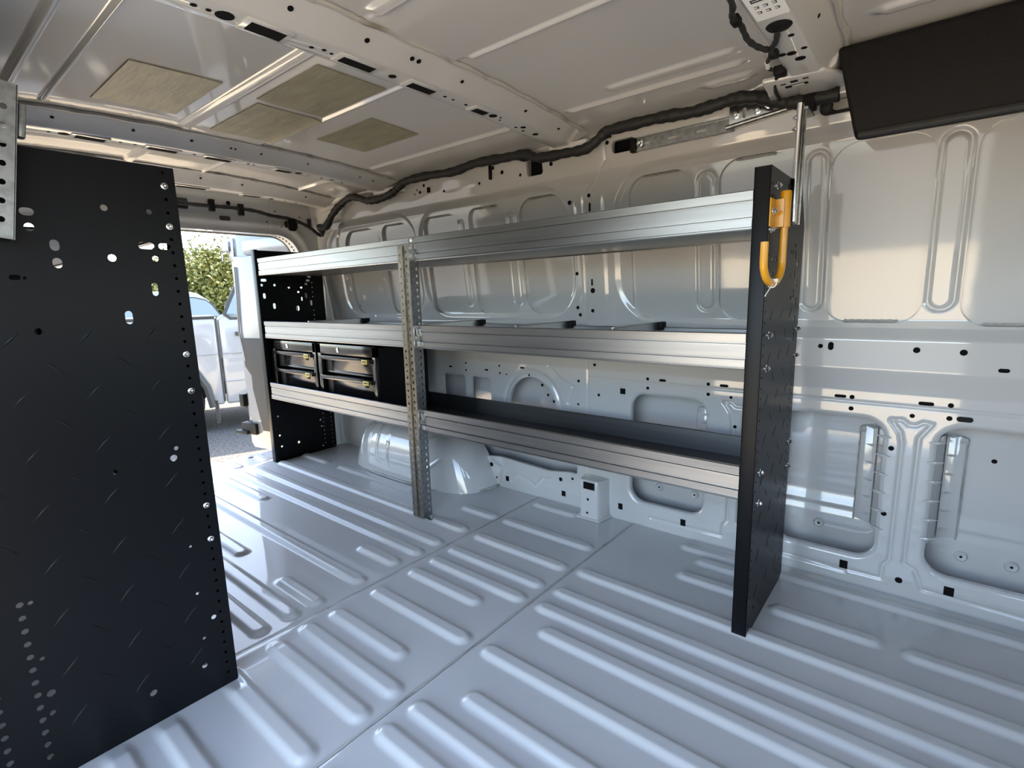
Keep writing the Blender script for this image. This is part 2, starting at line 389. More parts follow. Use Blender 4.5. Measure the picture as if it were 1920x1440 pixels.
# outer skin, close behind the window frames and far behind the lower openings
def skin_pos(u, w):
    y = wall_y(w)*0 + np.interp(w, [0, .08, .17, .20, .215, .24, .45, .62, .70, .78, 1.30, 1.47], [.556, .557, .558, .566, .562, .568, .570, .562, .545, .4735, .4115, .40])
    y = y - .006*np.exp(-((w-.205)/.006)**2)
    return u, y, w
skin = sheet('outer_skin', np.arange(-.10, 3.58, .02), np.arange(-.30, 1.47, .006), None, skin_pos, 'skin', wall)
g = G().box((-.10,.462,-.06),(3.58,.60,-.02)); g.box((-.10,.36,1.462),(3.58,.60,1.49)); g.box((3.56,.455,-.06),(3.59,.60,1.47)); g.box((-.12,.35,-.06),(-.095,.60,1.47)); g.build('cavity_light_stop', 'dark', wall)  # closure boxes added to keep light out of the wall cavity
# pillar webs that join the inner panel to the outer skin beside the lower openings
def web(xe, s):
    g = G(); n = 14; z0, z1 = .168, .478
    for i in range(n):
        a, b = z0+(z1-z0)*i/n, z0+(z1-z0)*(i+1)/n
        g.add([(xe+s*.004, .462, a), (xe-s*.024, .560, a), (xe-s*.024, .560, b), (xe+s*.004, .462, b)], [(0,1,2,3)])
    g.build('pillar_web', 'skin', wall, smooth=False)
    g = G(); g.prism([(xe-s*.024, z0), (xe-s*.066, z0+.012), (xe-s*.066, z1-.02), (xe-s*.055, z1), (xe-s*.024, z1-.005)], 'y', .553, .5595)
    g.build('web_flange', 'paint', wall, bevel=.002)
    g = G(); g.tube([(xe-s*.067, .5580, z0+.004+(z1-z0-.02)*i/20) for i in range(21)], [.0028+.0012*math.sin(i*2.3) for i in range(21)], 6)
    g.lathe((xe-s*.060, .551, z1-.014), (0,1,0), [(0,.001),(.003,.011),(.009,.012)], 10); g.build('adhesive_bead', 'seal', wall)
    for i in range(6):
        zz = z0+.03+i*.055
        g = G(); g.tube([(xe-s*.022, .4565, zz+.003), (xe-s*.004, .447, zz+.002), (xe+s*.015, .4475, zz)], [.001, .0045, .001], 6); g.build('adhesive_dab', 'paint', wall)
        g = G(); g.tube([(xe-s*.050, .5525, zz+.003), (xe-s*.036, .549, zz+.002), (xe-s*.026, .553, zz)], [.001, .004, .001], 6); g.build('adhesive_dab', 'paint', wall)
web(2.769, 1); web(2.881, -1); web(2.267, 1); web(3.167, 1)
for x0, z0, x1, z1, r in OPEN_UP[:9]:              # squeezed-out sealer at the window edges
    g = G(); pts = []
    zt = z1 if x1 < 2.55 else z0
    for i in range(26):
        t = i/25; pts.append((x0+.05+(x1-x0-.1)*t, float(wall_y(np.array([zt]))[0])+.0135, zt - (1 if x1 < 2.55 else -1)*(.003+.003*abs(math.sin(i*.9+x0*9)))))
    g.tube(pts, .0028, 5); g.build('seam_sealer', 'seal', wall)
# holes of the inner panel
small = G(); nholes = 0
def hole_disc(g, x, z, loop, eps=.0009):
    pts = []
    for du, dw in loop:
        zz = z+dw; pts.append((x+du, None, zz))
    xs = np.array([p[0] for p in pts]); zs = np.array([p[2] for p in pts]); _, yy, _ = wall_pos(xs, zs)
    yy = np.full(len(xs), yy.min()) if len(xs) > 2 and abs(zs.max()-zs.min()) < .05 else yy
    yv = [float(a)-eps for a in yy]
    n = len(pts); g.add([(xs[i], yv[i], zs[i]) for i in range(n)], [tuple(range(n))])
for x, z, r in [(2.785,.443,.007),(2.783,.247,.007),(2.833,.056,.009),(2.824,.542,.006),(2.682,.546,.0065),(2.682,.58,.0065),(2.902,.545,.0065),(2.902,.58,.0065),(1.263,.103,.011),(1.66,.112,.009),(1.72,.127,.006),(1.292,.043,.005),
                (2.362,.445,.006),(2.362,.247,.006),(1.831,.62,.006),(2.049,.581,.006),(2.05,.547,.006),(2.269,.581,.006),(2.27,.546,.006),(1.845,.5,.006),(1.752,.548,.006),(1.33,.582,.005),(1.333,.549,.005),(1.118,.582,.005),(1.118,.548,.005),(1.372,.546,.004),(2.345,.543,.005),
                (1.75,.452,.005),(2.596,.727,.0065),(2.819,.725,.008),(2.914,.723,.008),(.959,1.373,.007),(1.114,1.358,.006),(1.329,1.358,.006),(1.456,1.381,.008),(1.546,1.357,.006),(1.75,1.232,.008),(1.835,1.246,.007),(1.762,.972,.007),(1.755,.842,.007),(1.765,.814,.007),
                (1.83,.906,.010),(1.824,.83,.007),(1.693,1.373,.008),(1.93,1.40,.007),(.94,1.385,.004),(.92,1.37,.004),(.30,.86,.004),(1.57,.515,.007),(1.60,.475,.006),(1.63,.45,.006),(1.50,.553,.005),(.60,1.37,.006),(.575,1.385,.005),(.55,1.375,.006),(3.0,.443,.006)]:
    hole_disc(small, x, z, circ(0, 0, r, 12))
for x, z, a, b in [(2.653,.58,.030,.009),(2.851,.579,.034,.010),(2.106,.58,.026,.009),(2.321,.58,.028,.009),(1.013,.558,.022,.008),(1.251,.558,.022,.008),(1.463,.582,.024,.008),(2.622,.728,.014,.024),(2.993,.682,.022,.010),(1.829,.937,.007,.026),(1.838,1.205,.008,.032),
                   (.72,.70,.02,.008),(1.99,.68,.014,.02)]:
    hole_disc(small, x, z, slot(0, 0, a, b))
tag(small.build('bolt_holes', 'dark', wall, smooth=False), kind='stuff')
for x, z, a, b in [(2.697,.061,.021,.026),(2.944,.061,.022,.026),(1.944,.060,.019,.025),(2.197,.060,.019,.025),(1.674,.051,.019,.024),(1.36,.052,.018,.024),(1.949,.525,.022,.022),(1.02,1.375,.022,.024),(.992,1.398,.013,.012),(1.413,1.404,.012,.014)]:
    g = G(); hole_disc(g, x, z, [(-a/2,-b/2),(a/2,-b/2),(a/2,b/2),(-a/2,b/2)]); g.build('square_hole', 'dark', wall, smooth=False)
g = G(); hole_disc(g, 2.933, .546, slot(0, 0, .034, .014)); g.build('rubber_plug', 'plastic', wall, smooth=False)
for x0, z0, x1, z1 in [(1.57,1.335,1.66,1.41),(1.935,1.352,2.04,1.41)]:
    g = G().box((x0, .40, z0), (x1, .405, z1)); g.build('pocket_back', 'dark', wall)
for x, z in [(2.61, .135), (2.965, .128), (2.06, .135), (2.20, .135), (3.07,.13)]:
    g = G(); g.lathe((x, .555, z), (0,1,0), [(-.004,.006),(-.005,.012),(0,.016),(.02,.016)], 14); g.build('skin_dimple', 'paint', wall)
    g = G(); g.lathe((x, .5505, z), (0,1,0), [(-.001,.0035),(0,.0035)], 10); g.build('dimple_hole', 'dark', wall)
# wheelhouse
def wheel_mesh():
    xc, a, h, d, yw = .82, .47, .285, .245, .47; e = 3.6; nu, nw = 130, 56
    th = np.linspace(0, math.pi, nu); ph = np.linspace(0, math.pi/2, nw)
    T, Pp = np.meshgrid(th, ph, indexing='ij'); f = lambda t: np.sign(t)*np.abs(t)**(2/e)
    X = xc - a*f(np.cos(T))*f(np.cos(Pp)); Z = h*f(np.sin(T))*f(np.cos(Pp)); Y = yw - d*f(np.sin(Pp))
    X = xc + (X-xc)*(1-.20*Z/h)
    for xr in (.50, .585, .67, .755):               # pressed beads on the front face
        m = np.exp(-((X-xr)/.0055)**2)*sstep(Z, .05, .09)*(Y < .40); Y = Y - .006*m; Z = Z + .005*m
    for x0, z0, x1, z1 in ((.95,.20,1.06,.24),(1.0,.06,1.13,.16),(.96,.04,1.0,.06)):
        m = np.exp(-(sd_seg(X, Z, x0, z0, x1, z1)/.007)**2); Y = Y - .006*m
    V = np.stack([X, Y, Z], -1).reshape(-1, 3); idx = np.arange(nu*nw).reshape(nu, nw)
    F = np.stack([idx[:-1,:-1], idx[1:,:-1], idx[1:,1:], idx[:-1,1:]], -1).reshape(-1, 4)
    me = bpy.data.meshes.new('wheelhouse'); me.from_pydata(V.tolist(), [], F.tolist()); shade(me, 60); return me
wh = link('wheelhouse', wheel_mesh(), wall, 'paint')
g = G(); pts = []
for i in range(30):
    t = math.pi*i/29; f = lambda v: math.copysign(abs(v)**(2/2.7), v)
    pts.append((.82-.478*f(math.cos(t)), .47-.253*f(math.sin(t)), .004))
g.tube(pts, .006, 6); g.build('wheelhouse_flange', 'seal', wall)
# pillar foot with its square socket
g = G(); g.prism([(1.795,.395),(1.80,.385),(1.875,.385),(1.882,.395),(1.895,.46),(1.78,.46)], 'z', .0, .165); g.build('pillar_foot', 'paint', wall, bevel=.006)
g = G(); g.prism([(1.785,.375),(1.89,.375),(1.905,.46),(1.77,.46)], 'z', .001, .008); g.build('pillar_foot_flange', 'paint', wall, bevel=.003)
g = G().box((1.815,.383,.128),(1.865,.3845,.157)); g.build('square_hole', 'dark', wall)
for x, z in ((1.835,.085),(1.832,.028)):
    g = G(); g.lathe((x,.3845,z),(0,-1,0),[(0,.005),(.0006,.005)],10); g.build('bolt_hole', 'dark', wall)
# corner bracket and dark gap behind the rear end panel
g = G(); g.prism([(.30,.0),(.36,.0),(.33,.06),(.325,.17),(.285,.17),(.285,0)], 'y', .44, .445); g.build('corner_bracket', 'paint', wall, bevel=.002)
for z in (.135,.105,.09):
    g = G().box((.297,.4385,z),(.307,.4395,z+.012 if z != .105 else z+.006)); g.build('bracket_hole', 'dark', wall)

# ---- rear end wall with the open door aperture
def rear_cut(u, w): return sd_rrect(u, w, -1.175, -.4, .302, 1.262, .13)
def rear_pos(u, w):
    e = -sd_rrect(u, w, -1.175, -.4, .302, 1.262, .13)
    x = -.045 + .05*sstep(e, .0, .16) + .012*np.exp(-((e-.05)/.02)**2)
    x = x - .004*np.exp(-((u-.13)/.003)**2)*(w > 1.26)
    return x, u, w
rear = sheet('wall_left', np.arange(-1.335, .476, .006), np.arange(0., 1.45, .006), rear_cut, rear_pos, 'paint', lip=.10, lipdir=(-1,0,0))
tag(rear, 'grey painted rear frame of the van around the open door aperture', kind='structure')
g = G(); pts = []
lp = [p for p in rrect(-1.18, -.3, .307, 1.267, .13, 8)]
lp = [p for p in lp if p[1] > -.25]; lp = sorted([p for p in lp if p[0] > -.4 and p[1] > 0], key=lambda p: math.atan2(p[1]-.4, p[0]+.4))
lp = [(.307, .02)] + [p for p in lp if p[1] > .5] + [(-1.05, 1.267)]
g.tube([(-.135, p[0], p[1]) for p in lp], .011, 8); g.build('door_seal', 'trim', rear)
for i in range(9):                                   # jamb perforations on the curved corner
    a = math.radians(6+i*9.5); r = .128
    g = G(); c = Vector((-.085, .172+r*math.cos(a), 1.132+r*math.sin(a))); nrm = Vector((0, -math.cos(a), -math.sin(a)))
    g.lathe(c, nrm, [(0,.0055),(.001,.0055)], 8); g.build('jamb_hole', 'dark', rear)
for y, z, a, b in [(-.115,1.318,.050,.022),(-.31,1.37,.06,.05),(.235,1.315,.075,.035),(.345,1.335,.022,.045)]:
    g = G(); nx = .014; g.prism(rrect(y-a/2, z-b/2, y+a/2, z+b/2, .006, 3), 'x', .006, nx); g.build('header_plug', 'trim', rear)
for y, z, r in [(-.09,1.395,.011),(-.02,1.365,.004),(.06,1.36,.004),(.15,1.38,.004),(.10,1.32,.004),(.18,1.30,.004),(.29,1.36,.004),(.36,1.30,.004),(-.20,1.375,.004)]:
    g = G(); g.lathe((.0075, y, z), (1,0,0), [(0,r),(.0015,r)], 10); g.build('header_hole', 'dark', rear)

# ---- unseen near side wall added to block light, with the open sliding-door aperture
def near_cut(u, w): return np.maximum(sd_rrect(u, w, 1.70, -.3, 2.98, 1.30, .09), sd_rrect(u, w, 3.22, .62, 4.2, 1.25, .1))
near = sheet('wall_near', np.arange(0, 4.3, .03), np.arange(-.3, 1.46, .03), near_cut,
             lambda u, w: (u, -.88-wall_y(w)-.004, w), 'skin', lip=.06, lipdir=(0,-1,0))
tag(near, 'unseen near side panel of the van with the open sliding door aperture', kind='structure')
g = G(); g.box((3.5,.46,-.3),(4.4,.50,.72)); g.box((3.5,.40,.70),(3.72,.47,1.43)); g.box((3.5,.38,1.22),(4.1,.45,1.46)); g.box((4.04,-1.32,1.18),(4.10,.45,1.50)); g.build('cab_light_block', 'skin', near, smooth=False)  # unseen cab shell added to cut windscreen light
g = G(); g.prism([(4.05,-.3),(4.6,-.3),(4.6,.55),(4.3,.80),(4.05,.72)], 'y', -1.34, .46); g.build('unseen_dashboard', 'plastic', near)  # unseen dash added to narrow the windscreen opening
g = G(); g.add([(2.95,-1.26,1.452),(4.05,-1.26,1.452),(4.05,.36,1.452),(2.95,.36,1.452)], [(0,1,2,3)]); g.build('unseen_headliner', 'plastic', near)  # unseen dark lining added to keep the cab dim
for yc, nm in ((-.98, 'passenger'), (.08, 'driver')):   # cab seats, out of frame, added only to darken reflections
    st_ = tag(empty('unseen_cab_seat', (3.55, yc, 0)), f'black cloth {nm} seat, unseen, added to darken reflections', 'seat', 'unseen cab seats')
    def cs(nm2, poly, w):
        q = G(); q.prism(poly, 'y', -w, w); return q.build(nm2, 'seatcloth', st_, bevel=.03, seg=3)
    cs('cushion', [(-.05,.18),(.45,.20),(.47,.32),(-.02,.30)], .25); cs('backrest', [(-.04,.26),(.10,.28),(-.06,.92),(-.19,.90)], .25); cs('headrest', [(-.20,.95),(-.09,.96),(-.10,1.14),(-.20,1.13)], .13)
    q = G().box((0,-.2,.002),(.42,.2,.19)); q.build('seat_base', 'trim', st_)

# ---- roof
BEADS = [(.145, .011), (-.30, .011), (-.58, .018), (-.935, .007), (-1.02, .011)]
def roof_pos(u, w):
    z = roof_z(w)
    for yb, r in BEADS:
        lim = sstep(np.abs(u-1.80), .10, .13)*sstep(np.abs(u-.775), .10, .13)*(u < 2.42)
        z = z - .010*np.clip(1-np.abs(w-yb)/r*.5-.0, 0, 1)**.6*sstep(-np.abs(w-yb), -r, -r+.006)*lim
    for x0, x1, yb, r in [(2.10,2.41,.083,.02),(2.32,2.41,.222,.02),(2.72,3.3,.10,.02)]:
        z = z - .008*(1-sstep(sd_seg(u, w, x0, yb, x1, yb), r*.5, r))
    # wide flat field between the second and third bead, slightly proud
    z = z - .004*sstep(w, -.58, -.565)*(1-sstep(w, -.315, -.30))
    return u, w, z
ceil = sheet('ceiling', np.arange(-.02, 4.0, .0125), np.arange(-1.26, .372, .004), None, roof_pos, 'paint')
tag(ceil, 'grey painted inside of the steel roof with pressed beads', kind='structure')
g = G(); n = 24
ring = [(y, float(roof_z(np.array([y]))[0])+.02) for y in np.linspace(-1.38, .50, n)]
for (y0, z0), (y1, z1) in zip(ring[:-1], ring[1:]): g.add([(-.10,y0,z0),(4.05,y0,z0),(4.05,y1,z1),(-.10,y1,z1)], [(0,1,2,3)])
g.build('roof_skin', 'skin', ceil)
# side rails that close the gap between wall and roof
for ys, s in ((.36, 1), (-1.24, -1)):
    g = G(); g.add([(-.02, ys, 1.432), (4.0, ys, 1.432), (4.0, ys+s*.10, 1.462), (-.02, ys+s*.10, 1.462)], [(0,1,2,3)]); g.build('roof_rail', 'paint', ceil)

def bow(x0, x1, x2, zc, slots, rounds, fholes, yr=(-1.23, .325), label=None, fl=.030):
    """hat-section roof bow: underside from x0 to x1, sloped front face up to the roof at x2"""
    zb = lambda y: zc - .022*(np.abs(y-YC)/.75)**2.4
    root = G(); ys = np.linspace(yr[0], yr[1], 60); n = len(ys)
    V = []; zr = roof_z(ys)
    endl = sstep(yr[1]-ys, 0, .13)
    prof = []
    for i, y in enumerate(ys):
        zu = float(zb(np.array([y]))[0]); zt = float(zr[i])+.004; k = float(endl[i])
        V += [(x0-fl, y, zt), (x0-.006, y, zu+.010), (x0, y, zu+.002), (x0+.006, y, zu), (x1-.008, y, zu), (x1, y, zu+.005), (x1+.012, y, zu+.016),
              (x2-.014, y, zt-.010-.006*k), (x2, y, zt-.006)]
    m = 9; F = [(i*m+k, i*m+k+1, (i+1)*m+k+1, (i+1)*m+k) for i in range(n-1) for k in range(m-1)]
    root.add(V, F); b = root.build('roof_bow', 'paint', ceil, angle=35)
    if label: b['label'] = label
    for y, w, h, xo in slots:                        # raised-lip slots, dark inside
        zu = float(zb(np.array([y]))[0]); xm = (x0+x1)/2+xo
        sl = -.022*2.4/.75*(abs(y-YC)/.75)**1.4*(1 if y > YC else -1)
        g = G(); g.box((xm-h/2-.010, y-w/2-.012, zu-.004), (xm+h/2+.010, y+w/2+.012, zu+.002)); q = g.build('slot_lip', 'paint', b, bevel=.002)
        g = G(); g.box((xm-h/2, y-w/2, zu-.0048), (xm+h/2, y+w/2, zu-.0038)); q2 = g.build('bow_slot', 'dark', b)
    gg = G()
    for y, r, xo in rounds:
        zu = float(zb(np.array([y]))[0]); gg.lathe(((x0+x1)/2+xo, y, zu), (0,0,-1), [(0,r),(.0009,r)], 12)
    for y, t, r in fholes:
        zu = float(zb(np.array([y]))[0]); zt = float(roof_z(np.array([y]))[0]); a = Vector((x1+.012, y, zu+.016)); c = Vector((x2-.014, y, zt-.014))
        p = a.lerp(c, t); nr = Vector((1, 0, -(c.x-a.x)/(c.z-a.z))); gg.lathe(p, nr, [(0,r),(.0012,r)], 10)
    if gg.v: tag(gg.build('bow_holes', 'dark', b, smooth=False), kind='stuff')
    # uneven sealer bead where bow meets roof
    g = G(); pts = []
    for i in range(90):
        y = yr[0]+.02+(yr[1]-yr[0]-.06)*i/89
        pts.append((x2+.001+.0025*math.sin(i*.8), y, float(roof_z(np.array([y]))[0])-.004))
    g.tube(pts, [.0052+.003*abs(math.sin(i*1.27))*abs(math.sin(i*.37)) for i in range(90)], 6); g.build('sealer_bead', 'seal', b)
    # end bracket down to the side rail
    g = G(); y = yr[1]; zu = float(zb(np.array([y]))[0])
    g.prism([(x0-.02, y-.02), (x2+.005, y-.02), (x2+.022, y+.07), (x0-.03, y+.07)], 'z', zu-.010, zu+.012); g.build('bow_end_bracket', 'paint', b, bevel=.005)
    return b
bow(1.742, 1.815, 1.872, 1.428, [(-.74,.070,.036,0),(-.53,.085,.028,0),(-.339,.078,.028,0),(-.118,.050,.026,0),(-1.0,.09,.026,0)],
    [(-.817,.017,0),(-.845,.005,0),(-.87,.006,.0),(-.64,.005,-.004),(-.615,.005,.004),(-.595,.004,.0),(-.43,.010,.0),(-.255,.005,0),(-.225,.004,0),(-.175,.005,0),(-.06,.013,0),(-.035,.004,.008),(-.02,.004,-.008),(.06,.005,-.01),(.075,.009,.008),(.10,.005,-.012),(.15,.010,0)],
    [(-.72,.5,.006),(-.545,.45,.006),(-.42,.5,.006),(-.40,.5,.006),(-.25,.4,.005),(.02,.4,.005),(.20,.3,.005)], label='roof bow with row of dark slots, second from the cab')
bow(.700, .772, .842, 1.424, [(-.80,.075,.034,0),(-.60,.085,.03,0),(-.42,.085,.028,0),(-.17,.06,.028,0)],
    [(-.90,.005,0),(-.865,.014,0),(-.72,.005,0),(-.68,.005,0),(-.50,.005,0),(-.31,.006,0),(-.29,.005,0),(-.105,.014,0),(-.06,.004,0),(0,.005,0),(.05,.008,0),(.1,.005,0)],
    [(-.90,.5,.005),(-.70,.5,.005),(-.53,.5,.005),(-.40,.5,.004),(-.385,.5,.004),(-.29,.5,.004),(-.10,.5,.004),(.15,.4,.004),(.22,.4,.004)], label='roof bow with slots, third from the cab')
bow(.150, .215, .285, 1.418, [(-.55,.12,.03,0),(-.32,.12,.03,0),(-.05,.08,.026,0)], [(.05,.012,0),(.12,.005,0),(.18,.006,0)], [(-.30,.5,.005),(-.12,.5,.005),(.2,.5,.005)], yr=(-1.23,.36), label='rearmost roof bow, nearest the rear doors')
b4 = bow(2.530, 2.597, 2.640, 1.407, [], [(-.050,.006,.012),(.025,.006,.022),(.035,.010,-.004),(.072,.011,.006),(.03,.008,-.022)], [(-.02,.5,.004)],
         label='roof bow nearest the cab, carrying a white label', fl=.065)
g = G(); g.prism([(2.470,.150),(2.600,.165),(2.640,.235),(2.650,.400),(2.440,.400),(2.462,.240)], 'z', 1.391, 1.404); b5 = g.build('bow_end_bracket', 'paint', b4, bevel=.006)
g = G(); g.prism([(2.600,1.391),(2.622,1.41),(2.632,1.45),(2.62,1.45),(2.60,1.41)], 'y', .19, .40); g.build('bow_end_bracket', 'paint', b4, bevel=.006)
for xx, yy, aa, bb in ((2.535,.215,.05,.014),(2.535,.185,.016,.012),(2.51,.19,.012,.006),(2.56,.182,.012,.006)):
    g = G().box((xx-aa/2,yy-bb/2,1.3902),(xx+aa/2,yy+bb/2,1.3912)); g.build('bow_slot', 'dark', b4)
g = G().box((2.525,.211,1.3895),(2.552,.2185,1.3905)); g.build('slot_clip', 'white', b4)

# ================================================================ DRIVER-SIDE SHELVING UNIT
LX, PX0, PX1 = 2.50574, .034, 2.505
unit = tag(empty('shelving_unit', (0, 0, 0)), 'long three-tier aluminium shelving unit with black end panels along the far wall', 'shelving', 'van shelving units')
TIERS = (.372, .704, 1.032)
def diamonds(parent, u0, u1, v0, v1, uo, vo, xf, skip, w=.0030):
    """tread-plate lozenges in relief: alternating slants on a 0.1045 m pitch, each a part sharing one of two meshes"""
    p = .1045; mesh = {}
    for i in range(-20, 20):
        for j in range(-20, 20):
            for off, sg in ((0, 1), (.5, -1)):
                u, v = uo+(i+off)*p, vo+(j+off)*p
                if not (u0 < u < u1 and v0 < v < v1) or skip(u, v): continue
                if sg not in mesh:
                    t = np.array([1, sg])/math.sqrt(2); q = np.array([-t[1], t[0]]); L = .022
                    P = [(t*-L, 0), (q*-w, 0), (t*L, 0), (q*w, 0), (t*-.012, .0008), (t*.012, .0008)]
                    me = bpy.data.meshes.new('tread_mark'); me.from_pydata([(h, a[0], a[1]) for a, h in P], [], [(0,1,5,4),(1,2,5),(2,3,5),(3,0,4,5)]); mesh[sg] = me
                link('tread_mark', mesh[sg], parent, 'black').location = (xf, u, v)
def near_holes(hs, u, v, m=.016): return any(abs(a-u) < m and abs(b-v) < m for a, b in hs)

def end_panel(parent, xface, s, y0, y1, H, holes, ydir=1, name='end_panel', chamfer=0., label=None, fw=.035):
    """bent sheet panel: face plate at xface, returns turned by s*fw at the aisle edge and the wall edge"""
    e = .006
    if ydir > 0: out = [(y0, .001), (y1, .001), (y1, H-chamfer), (y1-chamfer*.6, H), (y0, H)]
    else: out = [(y1, .001), (y0, .001), (y0, H), (y1+chamfer*.6, H), (y1, H-chamfer)]
    p = plate(name, out, holes, .002, YZ, Vector((xface, 0, 0)), 'black', parent)
    if label: p['label'] = label
    g = G(); ya, yb = sorted((y0, y0+ydir*.002)); xa, xb = sorted((xface+.001*(-s), xface+s*fw))
    g.box((xa, ya, .001), (xb, yb, H)); g.build('front_flange', 'black', p, bevel=.0008)
    g = G(); xi = xface+s*fw; xa, xb = sorted((xi, xi-s*.002)); ya, yb = sorted((y0, y0+ydir*.018)); g.box((xa, ya, .001), (xb, yb, H)); g.build('return_lip', 'black', p)
    ya, yb = sorted((y0, y1-ydir*.02)); xa, xb = sorted((xface, xface+s*fw))
    g = G(); g.box((xa, ya, .001), (xb, yb, .003)); g.build('foot_flange', 'black', p, bevel=.0008)
    return p
# rear end panel at x=0 (its plate towards the rear door, flange at the aisle edge)
RH = [slot(.052,1.011,.032,.015), slot(.018,1.011,.014,.012), slot(.245,.946,.014,.01), slot(.294,.991,.022,.012), slot(.309,1.011,.024,.012), slot(.319,1.032,.024,.010),
      slot(.048,.927,.015,.030), slot(.098,.871,.015,.032), slot(.233,.854,.020,.030), slot(.289,.926,.013,.03), slot(.263,.907,.008,.022), slot(.319,.883,.012,.03)]
RH += [circ(a, b, r, 10) for a, b, r in [(.039,.985,.007),(.11,.985,.007),(.191,.972,.007),(.265,.972,.007),(.053,.253,.005),(.027,.18,.008),(.053,.141,.006),(.059,.075,.006),(.162,.076,.008),(.311,.181,.006),(.315,.141,.005),(.314,.019,.005),(.022,.017,.006)]]
RH += [circ(.333-.003*k/12, .998-.0265*k, .0035, 6) for k in range(9) if abs(.998-.0265*k-.883) > .02] + [circ(.331, .216-.0262*k, .0035, 6) for k in range(8)] + [circ(.383, .21-.0262*k, .0035, 6) for k in range(8)]
RH += [circ(.0115, .03+.026*k, .0032, 6) for k in range(43) if abs(.03+.026*k-1.011) > .02]
rp = end_panel(unit, .002, 1, 0, .405, 1.168, RH, chamfer=.12, label='black end panel beside the rear door')
rp.location = (0,0,0)
g = G(); g.prism(rrect(.173,.975,.287,1.027,.008), 'x', .003, .006); q = g.build('mounting_plate', 'plastic', rp, bevel=.001)
for a in (.192, .268):
    g = G().box((.0055,a-.005,.999),(.0075,a+.005,1.003)); g.build('plate_slot', 'dark', q); 
for z in (1.055,1.11,.725,.77,.395,.44): bolt((.028,.0005,z) if 0 else (.0045,.0115,z), (1,0,0), .005, rp)
# front end panel at x=2.54 (plate towards the cab)
XF = 2.540
FH = []
for k in range(43):
    z = .03+.0262*k
    FH.append(circ(.014, z, .0034, 6) if abs(z-1.11) > .03 else circ(.014, z, .0034, 6))
for k in range(26):
    z = .03+.0262*k; FH += [circ(.333, z, .0034, 6), circ(.352, z+.013, .0034, 6)]
FH += [slot(.30, .985-.052*k, .010, .024) for k in range(3)] + [slot(.333, .96-.05*k, .012, .022) for k in range(5)]
FH += [circ(a, b, .006, 8) for a, b in [(.055,.965),(.085,.965),(.06,.93),(.10,.93),(.24,.99),(.265,.99),(.29,1.01),(.25,.93),(.27,.87),(.06,.06),(.30,.06)]]
FHC = [(sum(p[0] for p in h)/len(h), sum(p[1] for p in h)/len(h)) for h in FH]
fp = end_panel(unit, XF, -1, 0, .385, 1.168, FH, chamfer=.10, label='black end panel nearest the cab with tread-plate marks')
diamonds(fp, .03, .37, .03, .86, .07, .10, XF+.001, lambda u, v: near_holes(FHC, u, v))
for y, z in ((.055,1.131),(.058,1.053),(.052,.785),(.046,.704),(.044,.44),(.044,.358),(.372,.781),(.375,.704),(.365,.445),(.365,.369)): bolt((XF+.001, y, z), (1,0,0), .0065, fp)

# shelves: extruded front and back lips, tray sheet, splice plates
LIP = [(0,.002),(.002,0),(.016,0),(.016,.003),(.004,.003),(.003,.020),(.0055,.0235),(.0055,.0245),(.004,.026),(.004,.062),(.0055,.0635),(.0055,.0645),(.002,.068),(.0015,.084),(.0045,.0885),(.0085,.088),(.0085,.0845),(.0065,.084),(.0075,.068),(.0075,.003),(.0085,.0)]
LIP = [(0,.002),(.001,.000),(.018,.000),(.018,.0025),(.012,.0025),(.012,.086),(.010,.0885),(.003,.0885),(.0005,.0865),(.0015,.0665),(.0085,.0655),(.0085,.0625),(.0035,.0615),(.0035,.0285),(.0085,.0275),(.0085,.0245),(.0015,.0235),(.0015,.0065),(.0045,.0055),(.0045,.0035),(0,.0030)]
SHELF = []
for k, (z, nm) in enumerate(zip(TIERS, ('lowest', 'middle', 'top'))):
    sh = G(); sh.box((PX0, .008, z+.003), (PX1, .338, z+.0065)); s = sh.build('shelf', 'black' if k != 2 else 'alu', unit, bevel=.0006)
    s['label'] = f'{nm} shelf of the unit'
    for x0, x1 in ((PX0+.03, 1.288), (1.290, PX1-.001)):
        g = G(); g.prism([(y, z+zz) for y, zz in LIP], 'x', x0, x1); g.build('front_lip', 'alu', s, angle=25)
    for x0, x1 in ((PX0+.03, 1.288), (1.290, PX1-.001)):
        g = G(); g.prism([(.345-y*.9, z+zz*.85) for y, zz in LIP], 'x', x0, x1); g.build('back_lip', 'alu', s, angle=25)
    for x0, z0, w, h in ((1.305, .046, .020, .028), (1.305, .008, .03, .018)) if k != 2 else ((1.30,.070,.022,.014),(1.30,.044,.020,.018),(1.30,.014,.022,.016)):
        g = G(); g.box((x0, -.003, z+z0), (x0+w, .006, z+z0+h)); g.build('splice_clip', 'alubright', s, bevel=.001)
    SHELF.append(s)
g = G(); g.box((PX0+.03, .02, TIERS[0]+.007), (PX1-.005, .33, TIERS[0]+.0095)); g.build('ribbed_mat', 'rubber', SHELF[0]); 
# dividers on the middle shelf, each hooked on the back lip by a black clip
for x in (.497, 1.33, 1.787, 2.14):
    g = G(); g.box((x-.0012, .012, TIERS[1]+.0085), (x+.0012, .332, TIERS[1]+.094)); g.box((x-.007, .012, TIERS[1]+.0925), (x+.007, .332, TIERS[1]+.0945)); d = g.build('shelf_divider', 'alubright', unit, bevel=.0006)
    g = G(); g.box((x-.016, .318, TIERS[1]+.066), (x+.016, .356, TIERS[1]+.093)); g.build('divider_clip', 'plastic', d, bevel=.003)
